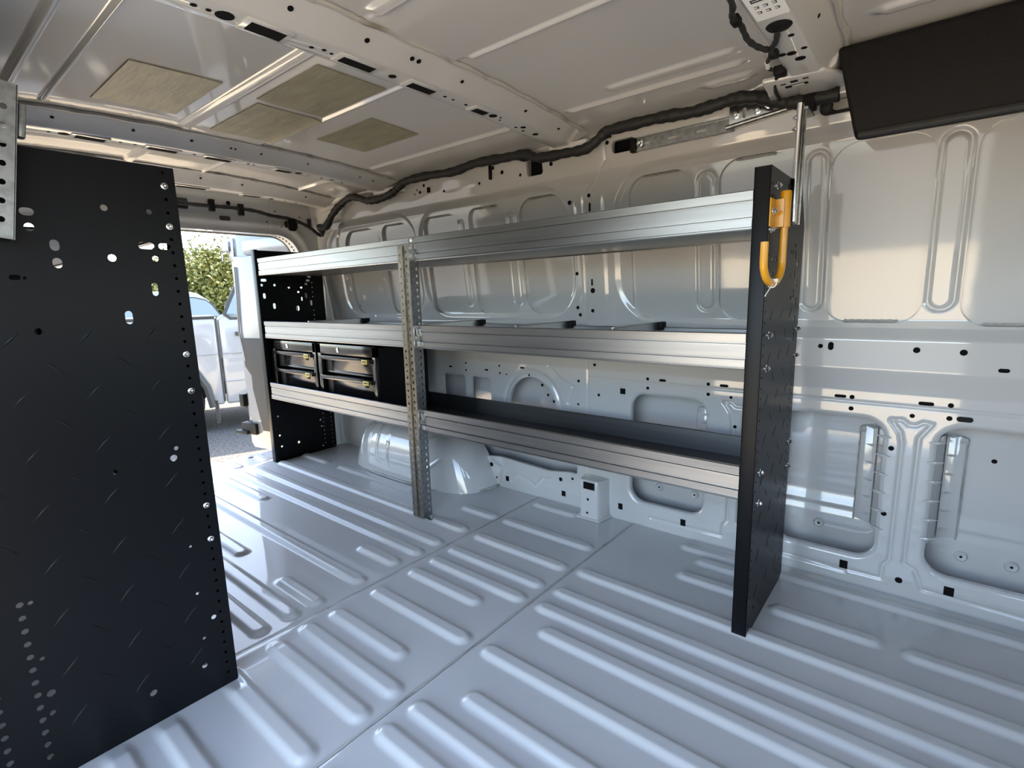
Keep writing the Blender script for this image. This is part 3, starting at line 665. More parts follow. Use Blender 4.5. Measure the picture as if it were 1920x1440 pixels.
# perforated support post with foot
post = G(); 
fh = [slot(1.251, .035+.0262*k, .008, .011, 6) if k % 2 else circ(1.251, .035+.0262*k, .0042, 6) for k in range(40)] + [slot(1.285, .045+.0262*k, .007, .012, 6) if k % 3 else circ(1.285, .045+.0262*k, .0045, 6) for k in range(40)]
pm = plate('support_post', [(1.236,.004),(1.300,.004),(1.300,1.092),(1.236,1.092)], fh, .0025, XZ, Vector((0,-.012,0)), 'zinc', unit)
sh_ = [slot(.020, .035+.0262*k, .008, .012, 6) for k in range(40)]
pl = plate('post_side', [(-.013,.004),(.033,.004),(.033,1.087),(-.013,1.087)], sh_, .0025, YZ, Vector((1.300,0,0)), 'galv', pm)
g = G(); g.tube([(1.268,-.0145,.01),(1.268,-.0145,1.09)], .0035, 6); g.build('post_ridge', 'zinc', pm)
g = G(); g.box((1.298,-.010,.0065),(1.338,.030,.0105)); ft = g.build('post_foot', 'galv', pm, bevel=.001); bolt((1.322,.010,.0105),(0,0,1),.006,ft)

# ---------------- drawer cabinets on the lowest shelf
def cabinet(x0, x1, label):
    z0, z1, yf, yb = TIERS[0]+.012, .690, .036, .325
    c = tag(empty('drawer_cabinet', ((x0+x1)/2, .18, z0)), label, 'drawer cabinet', 'drawer cabinets on the lowest shelf')
    off = Vector((-(x0+x1)/2, -.18, -z0))
    def bd(g, nm, m, p, **k): g.xf(Matrix.Translation(off)); return g.build(nm, m, p, **k)
    g = G(); t = .004
    g.box((x0,yf+.012,z0),(x0+t,yb,z1)); g.box((x1-t,yf+.012,z0),(x1,yb,z1)); g.box((x0,yf+.012,z1-t),(x1,yb,z1)); g.box((x0,yf+.012,z0),(x1,yb,z0+t)); g.box((x0,yb-t,z0),(x1,yb,z1))
    bd(g, 'body', 'black', c, smooth=False)
    g = G(); g.box((x0,yf,z0),(x0+.028,yf+.016,z1)); g.box((x1-.028,yf,z0),(x1,yf+.016,z1)); g.box((x0,yf,z1-.048),(x1,yf+.016,z1)); g.box((x0,yf+.004,z0),(x1,yf+.016,z0+.014))
    bd(g, 'front_frame', 'blackgloss', c, bevel=.0015)
    g = G(); g.lathe(((x0*.62+x1*.38),yf,z1-.026),(0,-1,0),[(0,.012),(.002,.012),(.004,.009),(.0045,.001)],16); bd(g, 'lock', 'chrome', c)
    hs = ((z0+.165, z1-.053), (z0+.018, z0+.158))
    for a, b in hs:
        g = G(); xa, xb = x0+.032, x1-.032
        g.prism([(yf+.020,a),(yf+.020,b-.022),(yf-.012,b-.020),(yf-.014,b-.002),(yf+.02,b),(yf+.032,b),(yf+.032,a),(yf+.024,a-.001)], 'x', xa, xb)
        d = bd(g, 'drawer', 'blackgloss', c, bevel=.001)
        g = G(); g.box((xa+.03,yf+.010,a+.004),(xb,yf+.021,a+.010)); bd(g, 'drawer_lip', 'blackgloss', d, bevel=.001)
        g = G(); g.box((xa,yf+.0195,a),(xa+.055,yf+.0215,b-.022)); bd(g, 'drawer_recess', 'black', d)
        g = G(); g.box((xb-.055,yf-.0165,b-.024),(xb-.012,yf-.0145,b-.004)); tg = bd(g, 'latch_tag', 'brass', d, bevel=.0008)
        g = G(); g.box((xb-.048,yf-.0172,b-.016),(xb-.020,yf-.0164,b-.011)); bd(g, 'latch_slot', 'ink', tg)
        g = G(); g.box((xb-.042,yf-.014,b-.034),(xb-.024,yf-.006,b-.022)); bd(g, 'latch_catch', 'plastic', d, bevel=.001)
    return c
cabinet(.050, .495, 'black two-drawer steel cabinet next to the rear end panel')
cabinet(.515, .985, 'black two-drawer steel cabinet next to the perforated post')

# ---------------- yellow ladder hook on the front end panel, with a cable tie
hk = tag(empty('ladder_hook', (XF, .05, 1.07)), 'yellow J-shaped ladder hook bolted to black end panel', 'hook')
def H(g, nm, m, p=hk, **k): g.xf(Matrix.Translation(-Vector((XF, .05, 1.07)))); return g.build(nm, m, p, **k)
g = G(); g.box((XF+.001, -.002, 1.035), (XF+.0045, .078, 1.098)); H(g, 'bracket_plate', 'yellow', bevel=.002)
g = G(); g.tube([(2.560,.060,1.036),(2.560,.060,1.098)], .0125, 16); g.box((XF+.002,.040,1.036),(2.562,.050,1.098)); H(g, 'sleeve', 'yellow', bevel=.0)
g = G(); pts = [(2.560,.060,1.115),(2.560,.060,.985)]
for i in range(13):
    a = math.pi*i/12; pts.append((2.560-.007*(1-math.cos(a)), .060-.0525*(1-math.cos(a)), .955-.047*math.sin(a)))
pts.append((2.546,-.045,.998)); g.tube(pts, .0085, 14); H(g, 'hook_rod', 'yellow')
g = G(); g.lathe((2.560,.060,1.097),(0,0,1),[(0,.0125),(.018,.0125),(.02,.011)],16); H(g, 'top_collar', 'yellow')
bt = bolt((0,0,0),(1,0,0),.0065,hk); bt.location = Vector((XF+.0045,.018,1.070))-Vector((XF,.05,1.07))
bt = bolt((0,0,0),(1,0,0),.006,hk); bt.location = Vector((XF+.0015,-.0,1.030))-Vector((XF,.05,1.07))+Vector((0,.016,0))
g = G(); c0 = Vector((2.553,.0075,.908)); n = 14
g.tube([c0+Vector((.0095*math.cos(2*math.pi*i/n), 0, .0095*math.sin(2*math.pi*i/n))) for i in range(n+1)], .0016, 6)
g.box((c0.x+.004,c0.y-.006,c0.z+.003),(c0.x+.013,c0.y+.004,c0.z+.010)); g.tube([c0+Vector((.006,-.004,.004)),c0+Vector((.004,-.03,-.010)),c0+Vector((0,-.055,-.028))],.0013,6)
tag(g.build('cable_tie', 'white'), 'white plastic cable tie looped round the yellow hook', 'cable tie')

# ---------------- upright strut and wall rail that hold the front end panel to the side wall
st = tag(empty('mounting_strut', (XF, .225, 1.06)), 'bright steel upright strut bolted to the front end panel top', 'strut', 'steel mounting struts')
def S(g, nm, m, p=st, o=Vector((XF,.27,1.06)), **k): g.xf(Matrix.Translation(-o)); return g.build(nm, m, p, **k)
g = G(); g.box((XF+.002,.252,1.058),(XF+.004,.292,1.342)); g.box((XF+.002,.252,1.058),(XF+.016,.2535,1.342)); g.box((XF+.002,.2905,1.058),(XF+.016,.292,1.342)); S(g,'channel','galv',bevel=.0006)
g = G(); g.tube([(XF+.009,.246,1.062),(XF+.009,.246,1.342)],.007,10); S(g,'rolled_edge','chrome')
g = G(); g.box((XF+.0011,.215,1.062),(XF+.0021,.300,1.150)); S(g,'clamp_plate','black',bevel=.001)
for z in (1.315,1.288):
    b_ = bolt((0,0,0),(-1,0,0),.0055,st); b_.location = Vector((XF+.001,.262,z))-Vector((XF,.27,1.06))
g = G(); g.box((XF-.004,.27,1.334),(XF+.022,.355,1.340)); S(g,'top_arm','galv',bevel=.001)
rl = tag(empty('mounting_rail', (2.25,.37,1.37)), 'galvanised slotted rail bolted along the far wall below the loom', 'rail')
o_ = Vector((2.25,.37,1.37))
hs = [slot(2.07+.09*k, 1.372, .030, .008) for k in range(3)]
me = plate('rail_bar', [(2.022,1.352),(2.345,1.352),(2.345,1.392),(2.022,1.392)], hs, .002, XZ, Vector((0,.356,0)), 'galv', rl); me.location = -o_
for zz in (1.353,1.391):
    g = G().box((2.022,.348,zz-.0012),(2.345,.362,zz+.0012)); S(g,'rail_flange','galv',rl,o_)
g = G().box((2.018,.346,1.350),(2.040,.366,1.394)); S(g,'end_cap','plastic',rl,o_,bevel=.003)
hs = [slot(2.377,1.392,.010,.028), circ(2.412,1.392,.011,14)]
me = plate('rail_plate', [(2.336,1.366),(2.452,1.366),(2.452,1.424),(2.336,1.424)], hs, .003, XZ, Vector((0,.344,0)), 'chrome', rl); me.location = -o_
for x, z in ((2.354,1.392),(2.412,1.392),(2.440,1.400),(2.056,1.372)):
    b_ = bolt((0,0,0),(0,-1,0),.0075,rl); b_.location = Vector((x,.343,z))-o_
g = G(); g.tube([(2.330,.338,1.360),(2.490,.338,1.376)],.0065,10); S(g,'tie_rod','galv',rl,o_)

# ================================================================ NEAR-SIDE SHELVING UNIT (its cab-end panel hides the rest)
XN = 1.623
nu_ = tag(empty('shelving_unit', (0,0,0)), 'near-side shelving unit, its big black perforated end panel filling the left edge', 'shelving', 'van shelving units')
NH = [slot(-.949,1.012,.028,.013), slot(-.917,1.012,.022,.012), slot(-1.12,1.06,.020,.013), slot(-1.15,.948,.016,.009), circ(-1.1375,.947,.003,6),
      slot(-.944,.926,.011,.026), slot(-1.09,1.005,.014,.020), slot(-1.09,.974,.014,.018), slot(-.995,.872,.013,.026)]
NH += [circ(a, b, r, 12) for a, b, r in [(-.936,.987,.0058),(-1.008,.986,.007),(-1.12,1.034,.007),(-1.009,1.078,.006),(-.936,1.078,.005),(-.946,.593,.0045),(-.953,.573,.007),(-1.056,.571,.0045),(-1.132,.854,.006),(-.945,.367,.003),(-.944,.254,.0035),(-.918,.182,.0055),(-.943,.142,.0035),(-.949,.076,.006),(-1.051,.074,.007)]]
NH += [circ(-.903, .031+.0262*k, .0034, 8) for k in range(44) if min(abs(.031+.0262*k-q) for q in (1.131,1.052,.79,.711,.37,.45)) > .011]
NH += [circ(-1.223, .054+.0262*k, .0055, 8) for k in range(13)] + [circ(-1.275, .054+.0262*k, .0055, 8) for k in range(13)]
NH += [circ(a, b, r, 8) for a, b, r in [(-1.209,.366,.004),(-1.208,.252,.004),(-1.205,.178,.007),(-1.208,.138,.005),(-1.155,1.09,.006),(-1.155,1.06,.006)]]
NHC = [(sum(p[0] for p in h)/len(h), sum(p[1] for p in h)/len(h)) for h in NH]
npan = end_panel(nu_, XN, -1, -.8834, -1.29, 1.168, NH, ydir=-1, label='large black end panel with pale through holes')
diamonds(npan, -1.28, -.925, .03, .86, -1.067, .109, XN+.001, lambda u, v: near_holes(NHC, u, v, .012), .0022)
for z in (1.131,1.052,.79,.711,.45,.37): bolt((XN+.001,-.9035,z),(1,0,0),.0045,npan)
for k, z in enumerate(TIERS):
    g = G(); g.prism([(-.8835-y, z+zz) for y, zz in LIP], 'x', .05, XN-.036); g.build('front_lip', 'alu', nu_, angle=25)
    g = G(); g.box((.05,-1.22,z+.003),(XN-.036,-.8925,z+.0065)); g.build('shelf', 'black', nu_)
end_panel(nu_, .052, 1, -.8834, -1.29, 1.168, [], ydir=-1)
ns = tag(empty('mounting_strut', (1.66,-1.175,1.01)), 'galvanised slotted strut at the left edge before the black panel', 'strut', 'steel mounting struts')
ns.rotation_euler = (-.15,0,0); o2 = Vector((1.66,-1.14,1.01))
hs = [slot(-1.150, 1.030+.024*k, .016, .007) for k in range(11)] + [circ(-1.128, 1.042+.03*k, .005, 8) for k in range(7)]
me = plate('strut_face', [(-1.172,1.012),(-1.112,1.012),(-1.112,1.262),(-1.172,1.262)], hs, .002, YZ, Vector((1.660,0,0)), 'galv', ns); me.location = -o2
g = G().box((1.640,-1.113,1.012),(1.661,-1.111,1.262)); S(g,'strut_flange','galv',ns,o2)
g = G().box((1.625,-1.108,1.185),(1.645,-1.098,1.24)); S(g,'strut_clamp','galv',ns,o2,bevel=.002)
g = G().box((1.6612,-1.160,1.150),(1.6618,-1.137,1.176)); lb = S(g,'paper_tag','label',ns,o2)
for k in range(4):
    g = G().box((1.6618,-1.157+.005*k,1.156),(1.6621,-1.154+.005*k,1.170)); S(g,'tag_print','ink',lb,o2)
for z in (1.05,1.10,1.20):
    b_ = bolt((0,0,0),(1,0,0),.006,ns); b_.location = Vector((1.661,-1.150,z))-o2

# ================================================================ ROOF PADS, LOOMS, OVERHEAD BIN
def pad(x0, x1, y0, y1, label):
    g = G(); n = 8
    for t in range(2):
        pass
    xs = np.linspace(x0, x1, n); ys = np.linspace(y0, y1, n); V = []; F = []
    for i, x in enumerate(xs):
        for j, y in enumerate(ys):
            zz = float(roof_pos(np.array([x]), np.array([y]))[2][0]); V.append((x, y, zz-.0035+.0006*math.sin(37*x+51*y)))
    for i, x in enumerate(xs):
        for j, y in enumerate(ys):
            zz = float(roof_pos(np.array([x]), np.array([y]))[2][0]); V.append((x, y, zz-.0004))
    idx = lambda i, j, k: k*n*n+i*n+j
    for i in range(n-1):
        for j in range(n-1):
            F.append((idx(i,j,0),idx(i+1,j,0),idx(i+1,j+1,0),idx(i,j+1,0))); F.append((idx(i,j,1),idx(i,j+1,1),idx(i+1,j+1,1),idx(i+1,j,1)))
        for j in (0, n-1):
            F.append((idx(i,j,0),idx(i+1,j,0),idx(i+1,j,1),idx(i,j,1))); F.append((idx(j,i,0),idx(j,i+1,0),idx(j,i+1,1),idx(j,i,1)))
    g.add(V, F); o = g.build('damping_pad', 'pad', None); tag(o, label, 'damping pad', 'tan damping pads stuck to the roof'); return o
pad(.988, 1.330, -.846, -.636, 'tan roof pad standing alone, farthest from the far wall')
pad(1.290, 1.616, -.528, -.322, 'tan roof pad of the touching pair, the one beside the slotted bow')
pad(.920, 1.258, -.511, -.305, 'tan roof pad of the touching pair, the one toward the rear door')
pad(1.058, 1.382, -.205, -.004, 'tan roof pad standing alone, closest to the far wall')

loom = tag(empty('wiring_loom', (1.4,.34,1.42)), 'thick black taped wiring loom running along the top of the far wall', 'wiring loom')
lo = Vector((1.4,.34,1.42))
def smooth_path(pts, n=6):
    pts = [Vector(p) for p in pts]; out = []
    for i in range(len(pts)-1):
        p0, p1, p2, p3 = pts[max(i-1,0)], pts[i], pts[i+1], pts[min(i+2,len(pts)-1)]
        for k in range(n):
            t = k/n; out.append(.5*((2*p1)+(p2-p0)*t+(2*p0-5*p1+4*p2-p3)*t*t+(3*p1-p0-3*p2+p3)*t**3))
    return out+[pts[-1]]
LOOMW = [(.242,.31,1.289),(.302,.31,1.338),(.384,.31,1.382),(.498,.31,1.408),(.629,.31,1.374),(.736,.31,1.37),(.819,.31,1.383),(.872,.31,1.404),(.927,.31,1.42),(1.065,.31,1.421),(1.23,.31,1.412),(1.354,.31,1.423),(1.495,.31,1.418),(1.612,.31,1.411),(1.673,.31,1.389),(1.79,.31,1.384),(1.876,.31,1.384),(1.938,.31,1.414),(1.958,.31,1.423),(2.072,.31,1.425),(2.159,.31,1.423),(2.242,.31,1.417),(2.311,.31,1.421),(2.369,.31,1.424),(2.433,.31,1.409),(2.486,.305,1.385),(2.53,.30,1.375)]
MAIN = [(.05,.415,1.262),(.075,.385,1.285),(.12,.345,1.30)]+LOOMW+[(2.615,.300,1.372)]
pth = smooth_path(MAIN, 7); g = G(); g.tube(pth, [.0172+.0015*math.sin(i*1.9)+.0014*math.sin(i*.63) for i in range(len(pth))], 10); g.xf(Matrix.Translation(-lo)); g.build('main_loom', 'tape', loom)
HEAD = [(.05,.415,1.262),(.035,.385,1.270),(.03,.345,1.300),(.022,.29,1.328),(.022,.22,1.345),(.022,.12,1.352),(.022,.03,1.368),(.022,-.10,1.372),(.022,-.22,1.368),(.022,-.36,1.37)]
pth = smooth_path(HEAD, 6); g = G(); g.tube(pth, [.0095+.001*math.sin(i*2.1) for i in range(len(pth))], 8); g.xf(Matrix.Translation(-lo)); g.build('header_branch', 'tape', loom)
for y, z, a in ((-.175,1.372,.03),(-.035,1.365,.032)):
    g = G(); g.box((.008,y-.014,z-.028),(.032,y+.012,z+.030)); g.xf(Matrix.Translation(-lo)); g.build('loom_clip', 'plastic', loom, bevel=.003)
for p, s in (((1.60,.318,1.410),(.014,.014,.018)),((1.40,.350,1.39),(.006,.006,.030)),((2.55,.297,1.366),(.016,.014,.020)),((1.95,.315,1.42),(.012,.012,.016)),((.40,.31,1.385),(.012,.012,.014))):
    g = G().box(tuple(np.array(p)-s), tuple(np.array(p)+s)); g.xf(Matrix.Translation(-lo)); g.build('loom_clip', 'plastic', loom, bevel=.003)
g = G(); g.prism(rrect(-.024,-.045,.024,.02,.014), 'x', 0, .012); g.xf(Matrix.Translation(Vector((.02,.232,1.325))-lo)); g.build('loom_connector', 'plastic', loom, bevel=.002)

lw = tag(empty('lamp_wire', (2.50,-.05,1.42)), 'thin black lamp wire with white connector hanging from the front roof bow', 'wire')
l2 = Vector((2.50,-.05,1.42))
def LW(pts, r, nm='wire', m='tape'):
    g = G(); q = smooth_path(pts, 6); g.tube(q, [r*(1+.12*math.sin(i*1.7)) for i in range(len(q))], 8); g.xf(Matrix.Translation(-l2)); return g.build(nm, m, lw)
LW([(2.515,-.45,1.425),(2.523,-.273,1.403),(2.508,-.21,1.402),(2.510,-.161,1.402),(2.505,-.10,1.400),(2.513,-.056,1.397),(2.530,-.03,1.395),(2.548,-.055,1.396),(2.560,-.095,1.398)], .0058)
LW([(2.530,-.03,1.395),(2.530,-.005,1.395),(2.517,.025,1.398),(2.507,.05,1.400)], .0045, 'branch')
LW([(2.507,.048,1.400),(2.500,.085,1.401)], .0050, 'white_sleeve', 'white')
LW([(2.500,.085,1.401),(2.505,.10,1.400),(2.522,.105,1.398),(2.522,.122,1.397),(2.500,.16,1.397),(2.486,.22,1.39),(2.482,.285,1.385)], .0042, 'lower_branch')
for p, s in (((2.520,.112,1.396),(.012,.016,.010)),((2.532,.0,1.395),(.009,.012,.008)),((2.509,-.19,1.401),(.008,.014,.008))):
    g = G().box(tuple(np.array(p)-s), tuple(np.array(p)+s)); g.xf(Matrix.Translation(-l2)); g.build('connector', 'plastic', lw, bevel=.003)
g = G(); g.lathe((2.565,-.105,1.4075),(0,0,-1),[(0,.024),(.004,.024),(.008,.020),(.010,.010),(.0105,.001)],20); tag(g.build('rubber_grommet','plastic'), 'round black rubber grommet on front roof bow below the white label', 'grommet')
# paper label with a printed diagram (illegible in the photo: frame, two rows of small marks)
lbz = 1.4055; LBX = .012
g = G(); n = 6
g.prism(rrect(2.536,-.262,2.594,-.142,.012), 'z', lbz-.0008, lbz); lab = tag(g.build('paper_label','label'), 'white printed paper label stuck to the front roof bow', 'label')
ink = G()
for a, b in [((2.545,-.236),(2.586,-.233)),((2.545,-.228),(2.584,-.225)),((2.545,-.236),(2.547,-.225))]: ink.box((a[0],a[1],lbz-.0012),(b[0],b[1]+.0012 if b[1] > a[1]-.002 else a[1]+.0012,lbz-.0008))
for i in range(3):
    for j in range(2):
        x, y = 2.545+.015*i, -.208+.022*j
        ink.box((x,y,lbz-.0012),(x+.008,y+.0016,lbz-.0008)); ink.box((x+.006,y,lbz-.0012),(x+.008,y+.009,lbz-.0008)); ink.box((x,y+.0075,lbz-.0012),(x+.008,y+.009,lbz-.0008))
ink.build('label_print','ink',lab,smooth=False)

# overhead bin above the driver's seat
g = G(); xa, xb = 2.622, 3.75
prof = [(.20,1.262),(.206,1.243),(.222,1.236),(.37,1.268),(.37,1.445),(.185,1.440),(.180,1.425)]
me_v = []
g.prism(prof, 'x', xa, xb)
for i, p in enumerate(g.v):
    if p[0] < xa+.001: g.v[i] = (p[0]+.045*(1.44-p[2])/.2, p[1], p[2])
ob = g.build('overhead_bin', 'plastic', None, bevel=.010, seg=3); tag(ob, 'black grained overhead bin at the upper right corner', 'storage bin')
g = G(); g.prism([(.196,1.2385),(.207,1.2365),(.207,1.250),(.198,1.251)], 'x', xa+.052, xb); g.build('bin_lip', 'trim', ob, bevel=.002)
br = tag(empty('bin_bracket', (2.60,.355,1.36)), 'small rounded bracket with black knob beside the overhead bin', 'bracket')
g = G(); g.prism(rrect(-.035,-.018,.06,.018,.0175,6), 'y', -.008, .004); g.build('plate', 'plastic', br, bevel=.002)
g = G(); g.prism(rrect(-.005,-.012,.055,.012,.0115,5), 'y', -.010, -.0082); g.build('felt_pad', 'seal', br)
g = G(); g.lathe((-.018,-.008,0),(0,-1,0),[(0,.015),(.008,.015),(.012,.012),(.0125,.001)],18); g.build('knob', 'trim', br)

# ================================================================ OUTSIDE
GZ = -.76
g = G(); g.add([(-60,-60,GZ),(60,-60,GZ),(60,60,GZ),(-60,60,GZ)], [(0,1,2,3)]); gr = g.build('ground', 'asphalt'); tag(gr, 'grey asphalt of the parking lot', kind='structure')
g = G(); g.box((-3.35,-9,GZ-.05),(14,.72,GZ+.004)); g.box((-.25,.72,GZ-.05),(14,14,GZ+.004)); s = g.build('concrete_apron', 'concrete', gr); s['label'] = 'pale sunlit concrete apron'  # concrete cut back behind the van, its edge shaped as a shadow line

# rear door leaf swung open
dr = tag(empty('door_1', (-.20,.47,0)), 'open white rear door leaf of the van', kind='structure'); dr.rotation_euler = (0,0,math.atan2(.32-.47, -.90+.20))
W = .716
def DD(g, nm, m, p=dr, **k): return g.build(nm, m, p, **k)
# local x runs from the hinge to the free edge, local y faces away from the aisle (+ = outside)
out = [(.02,-.13),(W-.03,-.13),(W,-.09),(W,.30),(W,1.24),(W-.02,1.335),(W-.10,1.345),(.20,1.31),(.10,1.26),(.03,1.15),(.02,.9)]
g = G(); g.prism(out, 'y', -.004, .05); DD(g, 'leaf_panel', 'paintdimmed', bevel=.008)
g = G(); g.prism([(.05,-.05),(W-.12,-.05),(W-.10,-.02),(W-.055,.10),(W-.05,.12),(W-.05,1.16),(W-.07,1.20),(.10,1.18),(.05,1.08)], 'y', .045, .078); DD(g, 'inner_panel', 'paintdimmed', bevel=.010, seg=3)
g = G(); g.prism([(.07,.015),(W-.19,.015),(W-.175,.09),(W-.13,.30),(W-.13,.40),(W-.075,.46),(W-.065,.62),(W-.08,.655),(.07,.655)], 'y', .076, .088); DD(g, 'trim_board', 'doortrim', bevel=.004)
g = G(); g.prism(rrect(.10,1.20,W-.14,1.30,.03), 'y', .045, .060); DD(g, 'upper_recess', 'paintdimmed', bevel=.006)
g = G(); g.box((W-.05,-.018,1.17),(W+.004,.062,1.32)); lt = DD(g, 'latch_body', 'galv', bevel=.006)
g = G(); g.box((W-.02,.050,1.235),(W+.045,.075,1.30)); g.tube([(W+.0,.07,1.23),(W+.035,.075,1.22),(W+.04,.08,1.17)],.007,8); DD(g, 'latch_claw', 'galv', lt, bevel=.003)
g = G().box((W-.01,.04,.17),(W+.035,.085,.26)); DD(g, 'rubber_buffer', 'plastic', bevel=.006)
g = G(); g.box((W-.13,.05,-.02),(W+.02,.10,.06)); g.box((W-.06,.09,-.02),(W+.065,.12,.005)); DD(g, 'lower_latch', 'plastic', bevel=.006)
g = G(); g.tube([(W-.075,.085,1.13),(W-.07,.085,.98),(W-.05,.085,.70),(W-.08,.085,.5)],.006,6); DD(g, 'door_edge_seam', 'paintdimmed')
# the leaf's inner side is its local -y side when opened: mirror across the leaf plane
for c in list(dr.children): c.scale = (1,1,1)

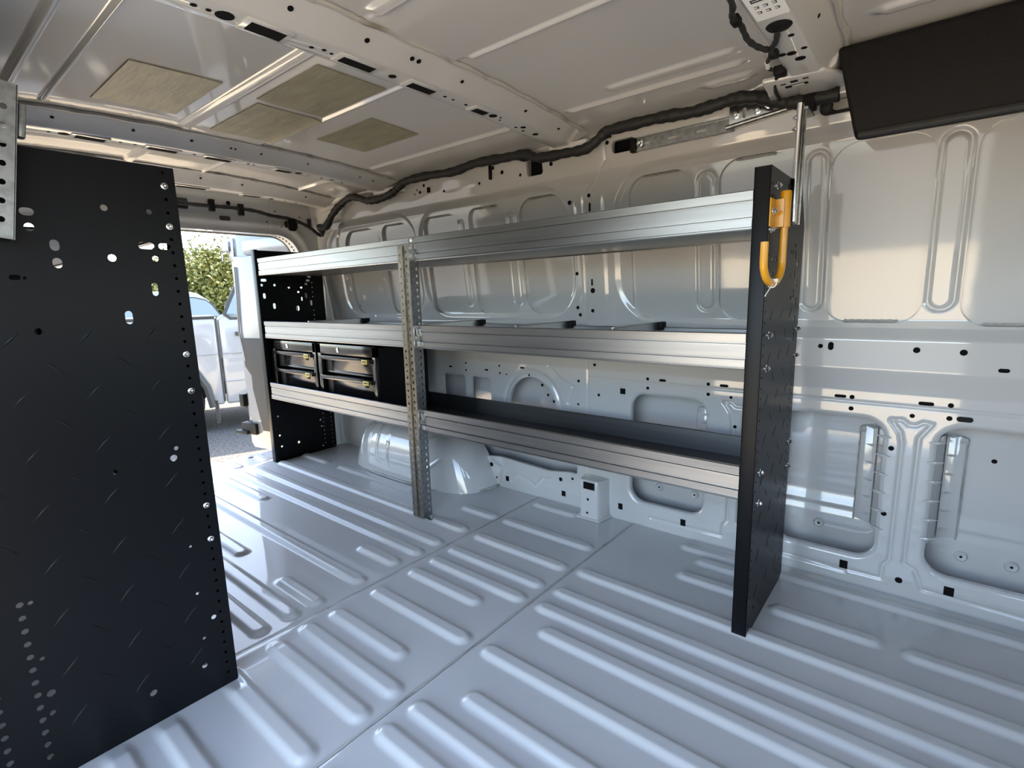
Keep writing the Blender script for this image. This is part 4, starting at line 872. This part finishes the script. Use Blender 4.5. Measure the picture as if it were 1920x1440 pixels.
# pickup trucks
def pickup(loc, rz, label):
    t = tag(empty('pickup_truck', loc, rz), label, 'truck', 'white pickup trucks parked behind the van')
    # local x = forwards, local y = to its left; side nearest us at local y=-0 (right flank), width 2.0 towards +y
    wd = 2.0
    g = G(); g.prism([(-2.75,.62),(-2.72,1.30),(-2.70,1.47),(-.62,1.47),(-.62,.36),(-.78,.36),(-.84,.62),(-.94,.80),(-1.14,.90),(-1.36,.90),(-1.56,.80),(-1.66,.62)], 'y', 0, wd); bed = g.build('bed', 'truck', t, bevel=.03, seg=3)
    g = G(); g.box((-2.6,.10,1.0),(-.72,wd-.10,1.4745)); g.build('bed_floor', 'trim', bed)
    g = G(); g.tube([(-2.70,.012,1.478),(-.63,.012,1.478)],.02,6); g.build('bed_rail_cap', 'trim', bed)
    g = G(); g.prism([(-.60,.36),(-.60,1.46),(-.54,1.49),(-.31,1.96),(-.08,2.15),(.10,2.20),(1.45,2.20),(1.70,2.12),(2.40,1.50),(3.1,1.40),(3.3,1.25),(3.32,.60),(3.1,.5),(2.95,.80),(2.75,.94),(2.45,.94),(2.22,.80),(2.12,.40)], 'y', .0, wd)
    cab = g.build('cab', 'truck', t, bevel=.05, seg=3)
    for i, p in enumerate(cab.data.vertices):
        if p.co.z > 1.5: p.co.y += (p.co.z-1.5)*.20*(1 if p.co.y < wd/2 else -1)
    def sidey(z): return -.006+max(0, z-1.5)*.20
    def side_patch(nm, poly, m, th, parent, yo=0):
        g = G(); n = len(poly); v = [(x, sidey(z)-yo, z) for x, z in poly]+[(x, sidey(z)+th, z) for x, z in poly]
        g.add(v, [tuple(range(n)), tuple(range(n, 2*n))[::-1]]+[(i, (i+1) % n, n+(i+1) % n, n+i) for i in range(n)]); return g.build(nm, m, parent, smooth=False)
    side_patch('window_trim', [(-.46,1.44),(-.54,1.51),(-.38,1.84),(-.26,1.98),(.0,2.05),(.50,2.07),(.50,1.44)], 'trim', .01, cab)
    side_patch('rear_window', [(-.44,1.47),(-.49,1.52),(-.35,1.82),(-.24,1.95),(.0,2.02),(.46,2.04),(.46,1.47)], 'glass', .01, cab, .004)
    side_patch('window_trim', [(.54,1.44),(.54,2.07),(1.35,2.07),(1.85,1.60),(1.92,1.44)], 'trim', .01, cab)
    side_patch('front_window', [(.58,1.46),(.58,2.04),(1.33,2.04),(1.80,1.60),(1.86,1.46)], 'glass', .01, cab, .004)
    gg = G(); gg.box((-.625,-.004,.40),(-.605,.03,1.47)); gg.build('cab_gap', 'trim', cab)
    for x in (.52,):
        g = G(); g.tube([(x,-.004,1.44),(x,-.004,.50)],.006,5); g.build('door_seam', 'trim', cab)
    for x in (-.42, .68):
        g = G().box((x,-.035,1.235),(x+.24,-.004,1.285)); g.build('door_handle', 'trim', cab, bevel=.01)
    g = G(); g.box((-.4,-.10,.30),(2.0,.05,.36)); g.build('side_step', 'trim', t, bevel=.01)
    for z in (1.02,.66):
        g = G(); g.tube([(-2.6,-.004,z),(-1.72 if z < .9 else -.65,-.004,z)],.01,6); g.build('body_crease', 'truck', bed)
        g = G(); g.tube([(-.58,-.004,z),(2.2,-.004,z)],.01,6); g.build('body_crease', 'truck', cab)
    g = G(); pts = [(-.76,.34),(-.80,.60),(-.90,.80),(-1.11,.93),(-1.38,.93),(-1.58,.82),(-1.70,.62),(-1.72,.5)]
    g.tube([(x,-.01,z) for x, z in pts],.045,6); g.build('wheel_flare', 'trim', bed)
    g = G(); g.box((-.74,.0,.12),(-.70,.28,.42)); g.build('mud_flap', 'trim', t)
    for x in (-1.25, 2.60):
        for y in (.02, wd-.26):
            g = G(); g.lathe((x,y,.40),(0,1,0),[(0,.22),(.0,.36),(.03,.40),(.21,.40),(.24,.36),(.24,.22)],24); w_ = g.build('wheel', 'tyre', t)
            g = G(); g.lathe((x,y-.003,.40),(0,1,0),[(0,.05),(.02,.21),(.03,.22)],16); g.build('rim', 'galv', w_)
    g = G().box((-2.6,.3,.45),(3.1,wd-.3,.62)); g.build('chassis', 'trim', t)
    g = G(); g.prism([(1.80,2.06),(2.36,1.56),(2.38,1.57),(1.82,2.07)], 'y', .28, wd-.28); g.build('windscreen', 'glass', cab)
    g = G(); g.prism([(-.50,1.60),(-.35,1.90),(-.36,1.905),(-.51,1.605)], 'y', .25, wd-.25); g.build('back_glass', 'glass', cab)
    return t
TX = -4.2
pickup((-3.975, 1.976, GZ), math.radians(68), 'white pickup truck closest to the van, parked behind it')
pickup((-10.5, 3.45, GZ), -math.pi/2, 'white pickup truck parked beyond the first one, under the tree').scale = (1,-1,.88)

# trees
def tree(x, y, h, r, n, seed, label):
    rg = np.random.default_rng(seed); t = tag(empty('tree', (x, y, GZ)), label, 'tree', 'trees beyond the parking lot')
    g = G(); g.tube([(0,0,0),(.05,.02,h*.3),(-.04,.06,h*.6)],[.22,.16,.07],8)
    for a in range(5):
        an = a*1.3+seed; g.tube([(0,.03,h*(.3+.05*a)),(r*.35*math.cos(an),r*.35*math.sin(an),h*(.5+.05*a)),(r*.6*math.cos(an),r*.6*math.sin(an),h*(.62+.06*a))],[.08,.05,.02],6)
    g.build('trunk', 'bark', t)
    K = 70; cs = rg.normal(size=(K,3)); cs /= np.linalg.norm(cs,axis=1)[:,None]; cs *= (rg.random((K,1))**.35)
    cs = cs*np.array([r, r, h*.38])+np.array([0,0,h*.60])
    ci = rg.integers(0, K, n); P = cs[ci]+rg.normal(size=(n,3))*np.array([.34,.34,.26])*r/1.9
    A = rg.normal(size=(n,3)); A /= np.linalg.norm(A,axis=1)[:,None]; B = np.cross(A, rg.normal(size=(n,3))); B /= np.linalg.norm(B,axis=1)[:,None]
    sz = (.035+.04*rg.random((n,1)))
    V = np.stack([P-A*sz*1.3, P+B*sz*.7, P+A*sz*1.3, P-B*sz*.7], 1).reshape(-1,3); F = np.arange(4*n).reshape(n,4)
    me = bpy.data.meshes.new('crown'); me.from_pydata(V.tolist(), [], F.tolist()); o = link('crown', me, t, 'leaf'); tag(o, kind='stuff')
tree(-18.0, 7.4, 3.6, 2.4, 30000, 1, 'green tree seen through the rear door behind the white trucks')
tree(-27.0, 8.6, 3.9, 2.8, 18000, 4, 'low green tree furthest back beyond the trucks')
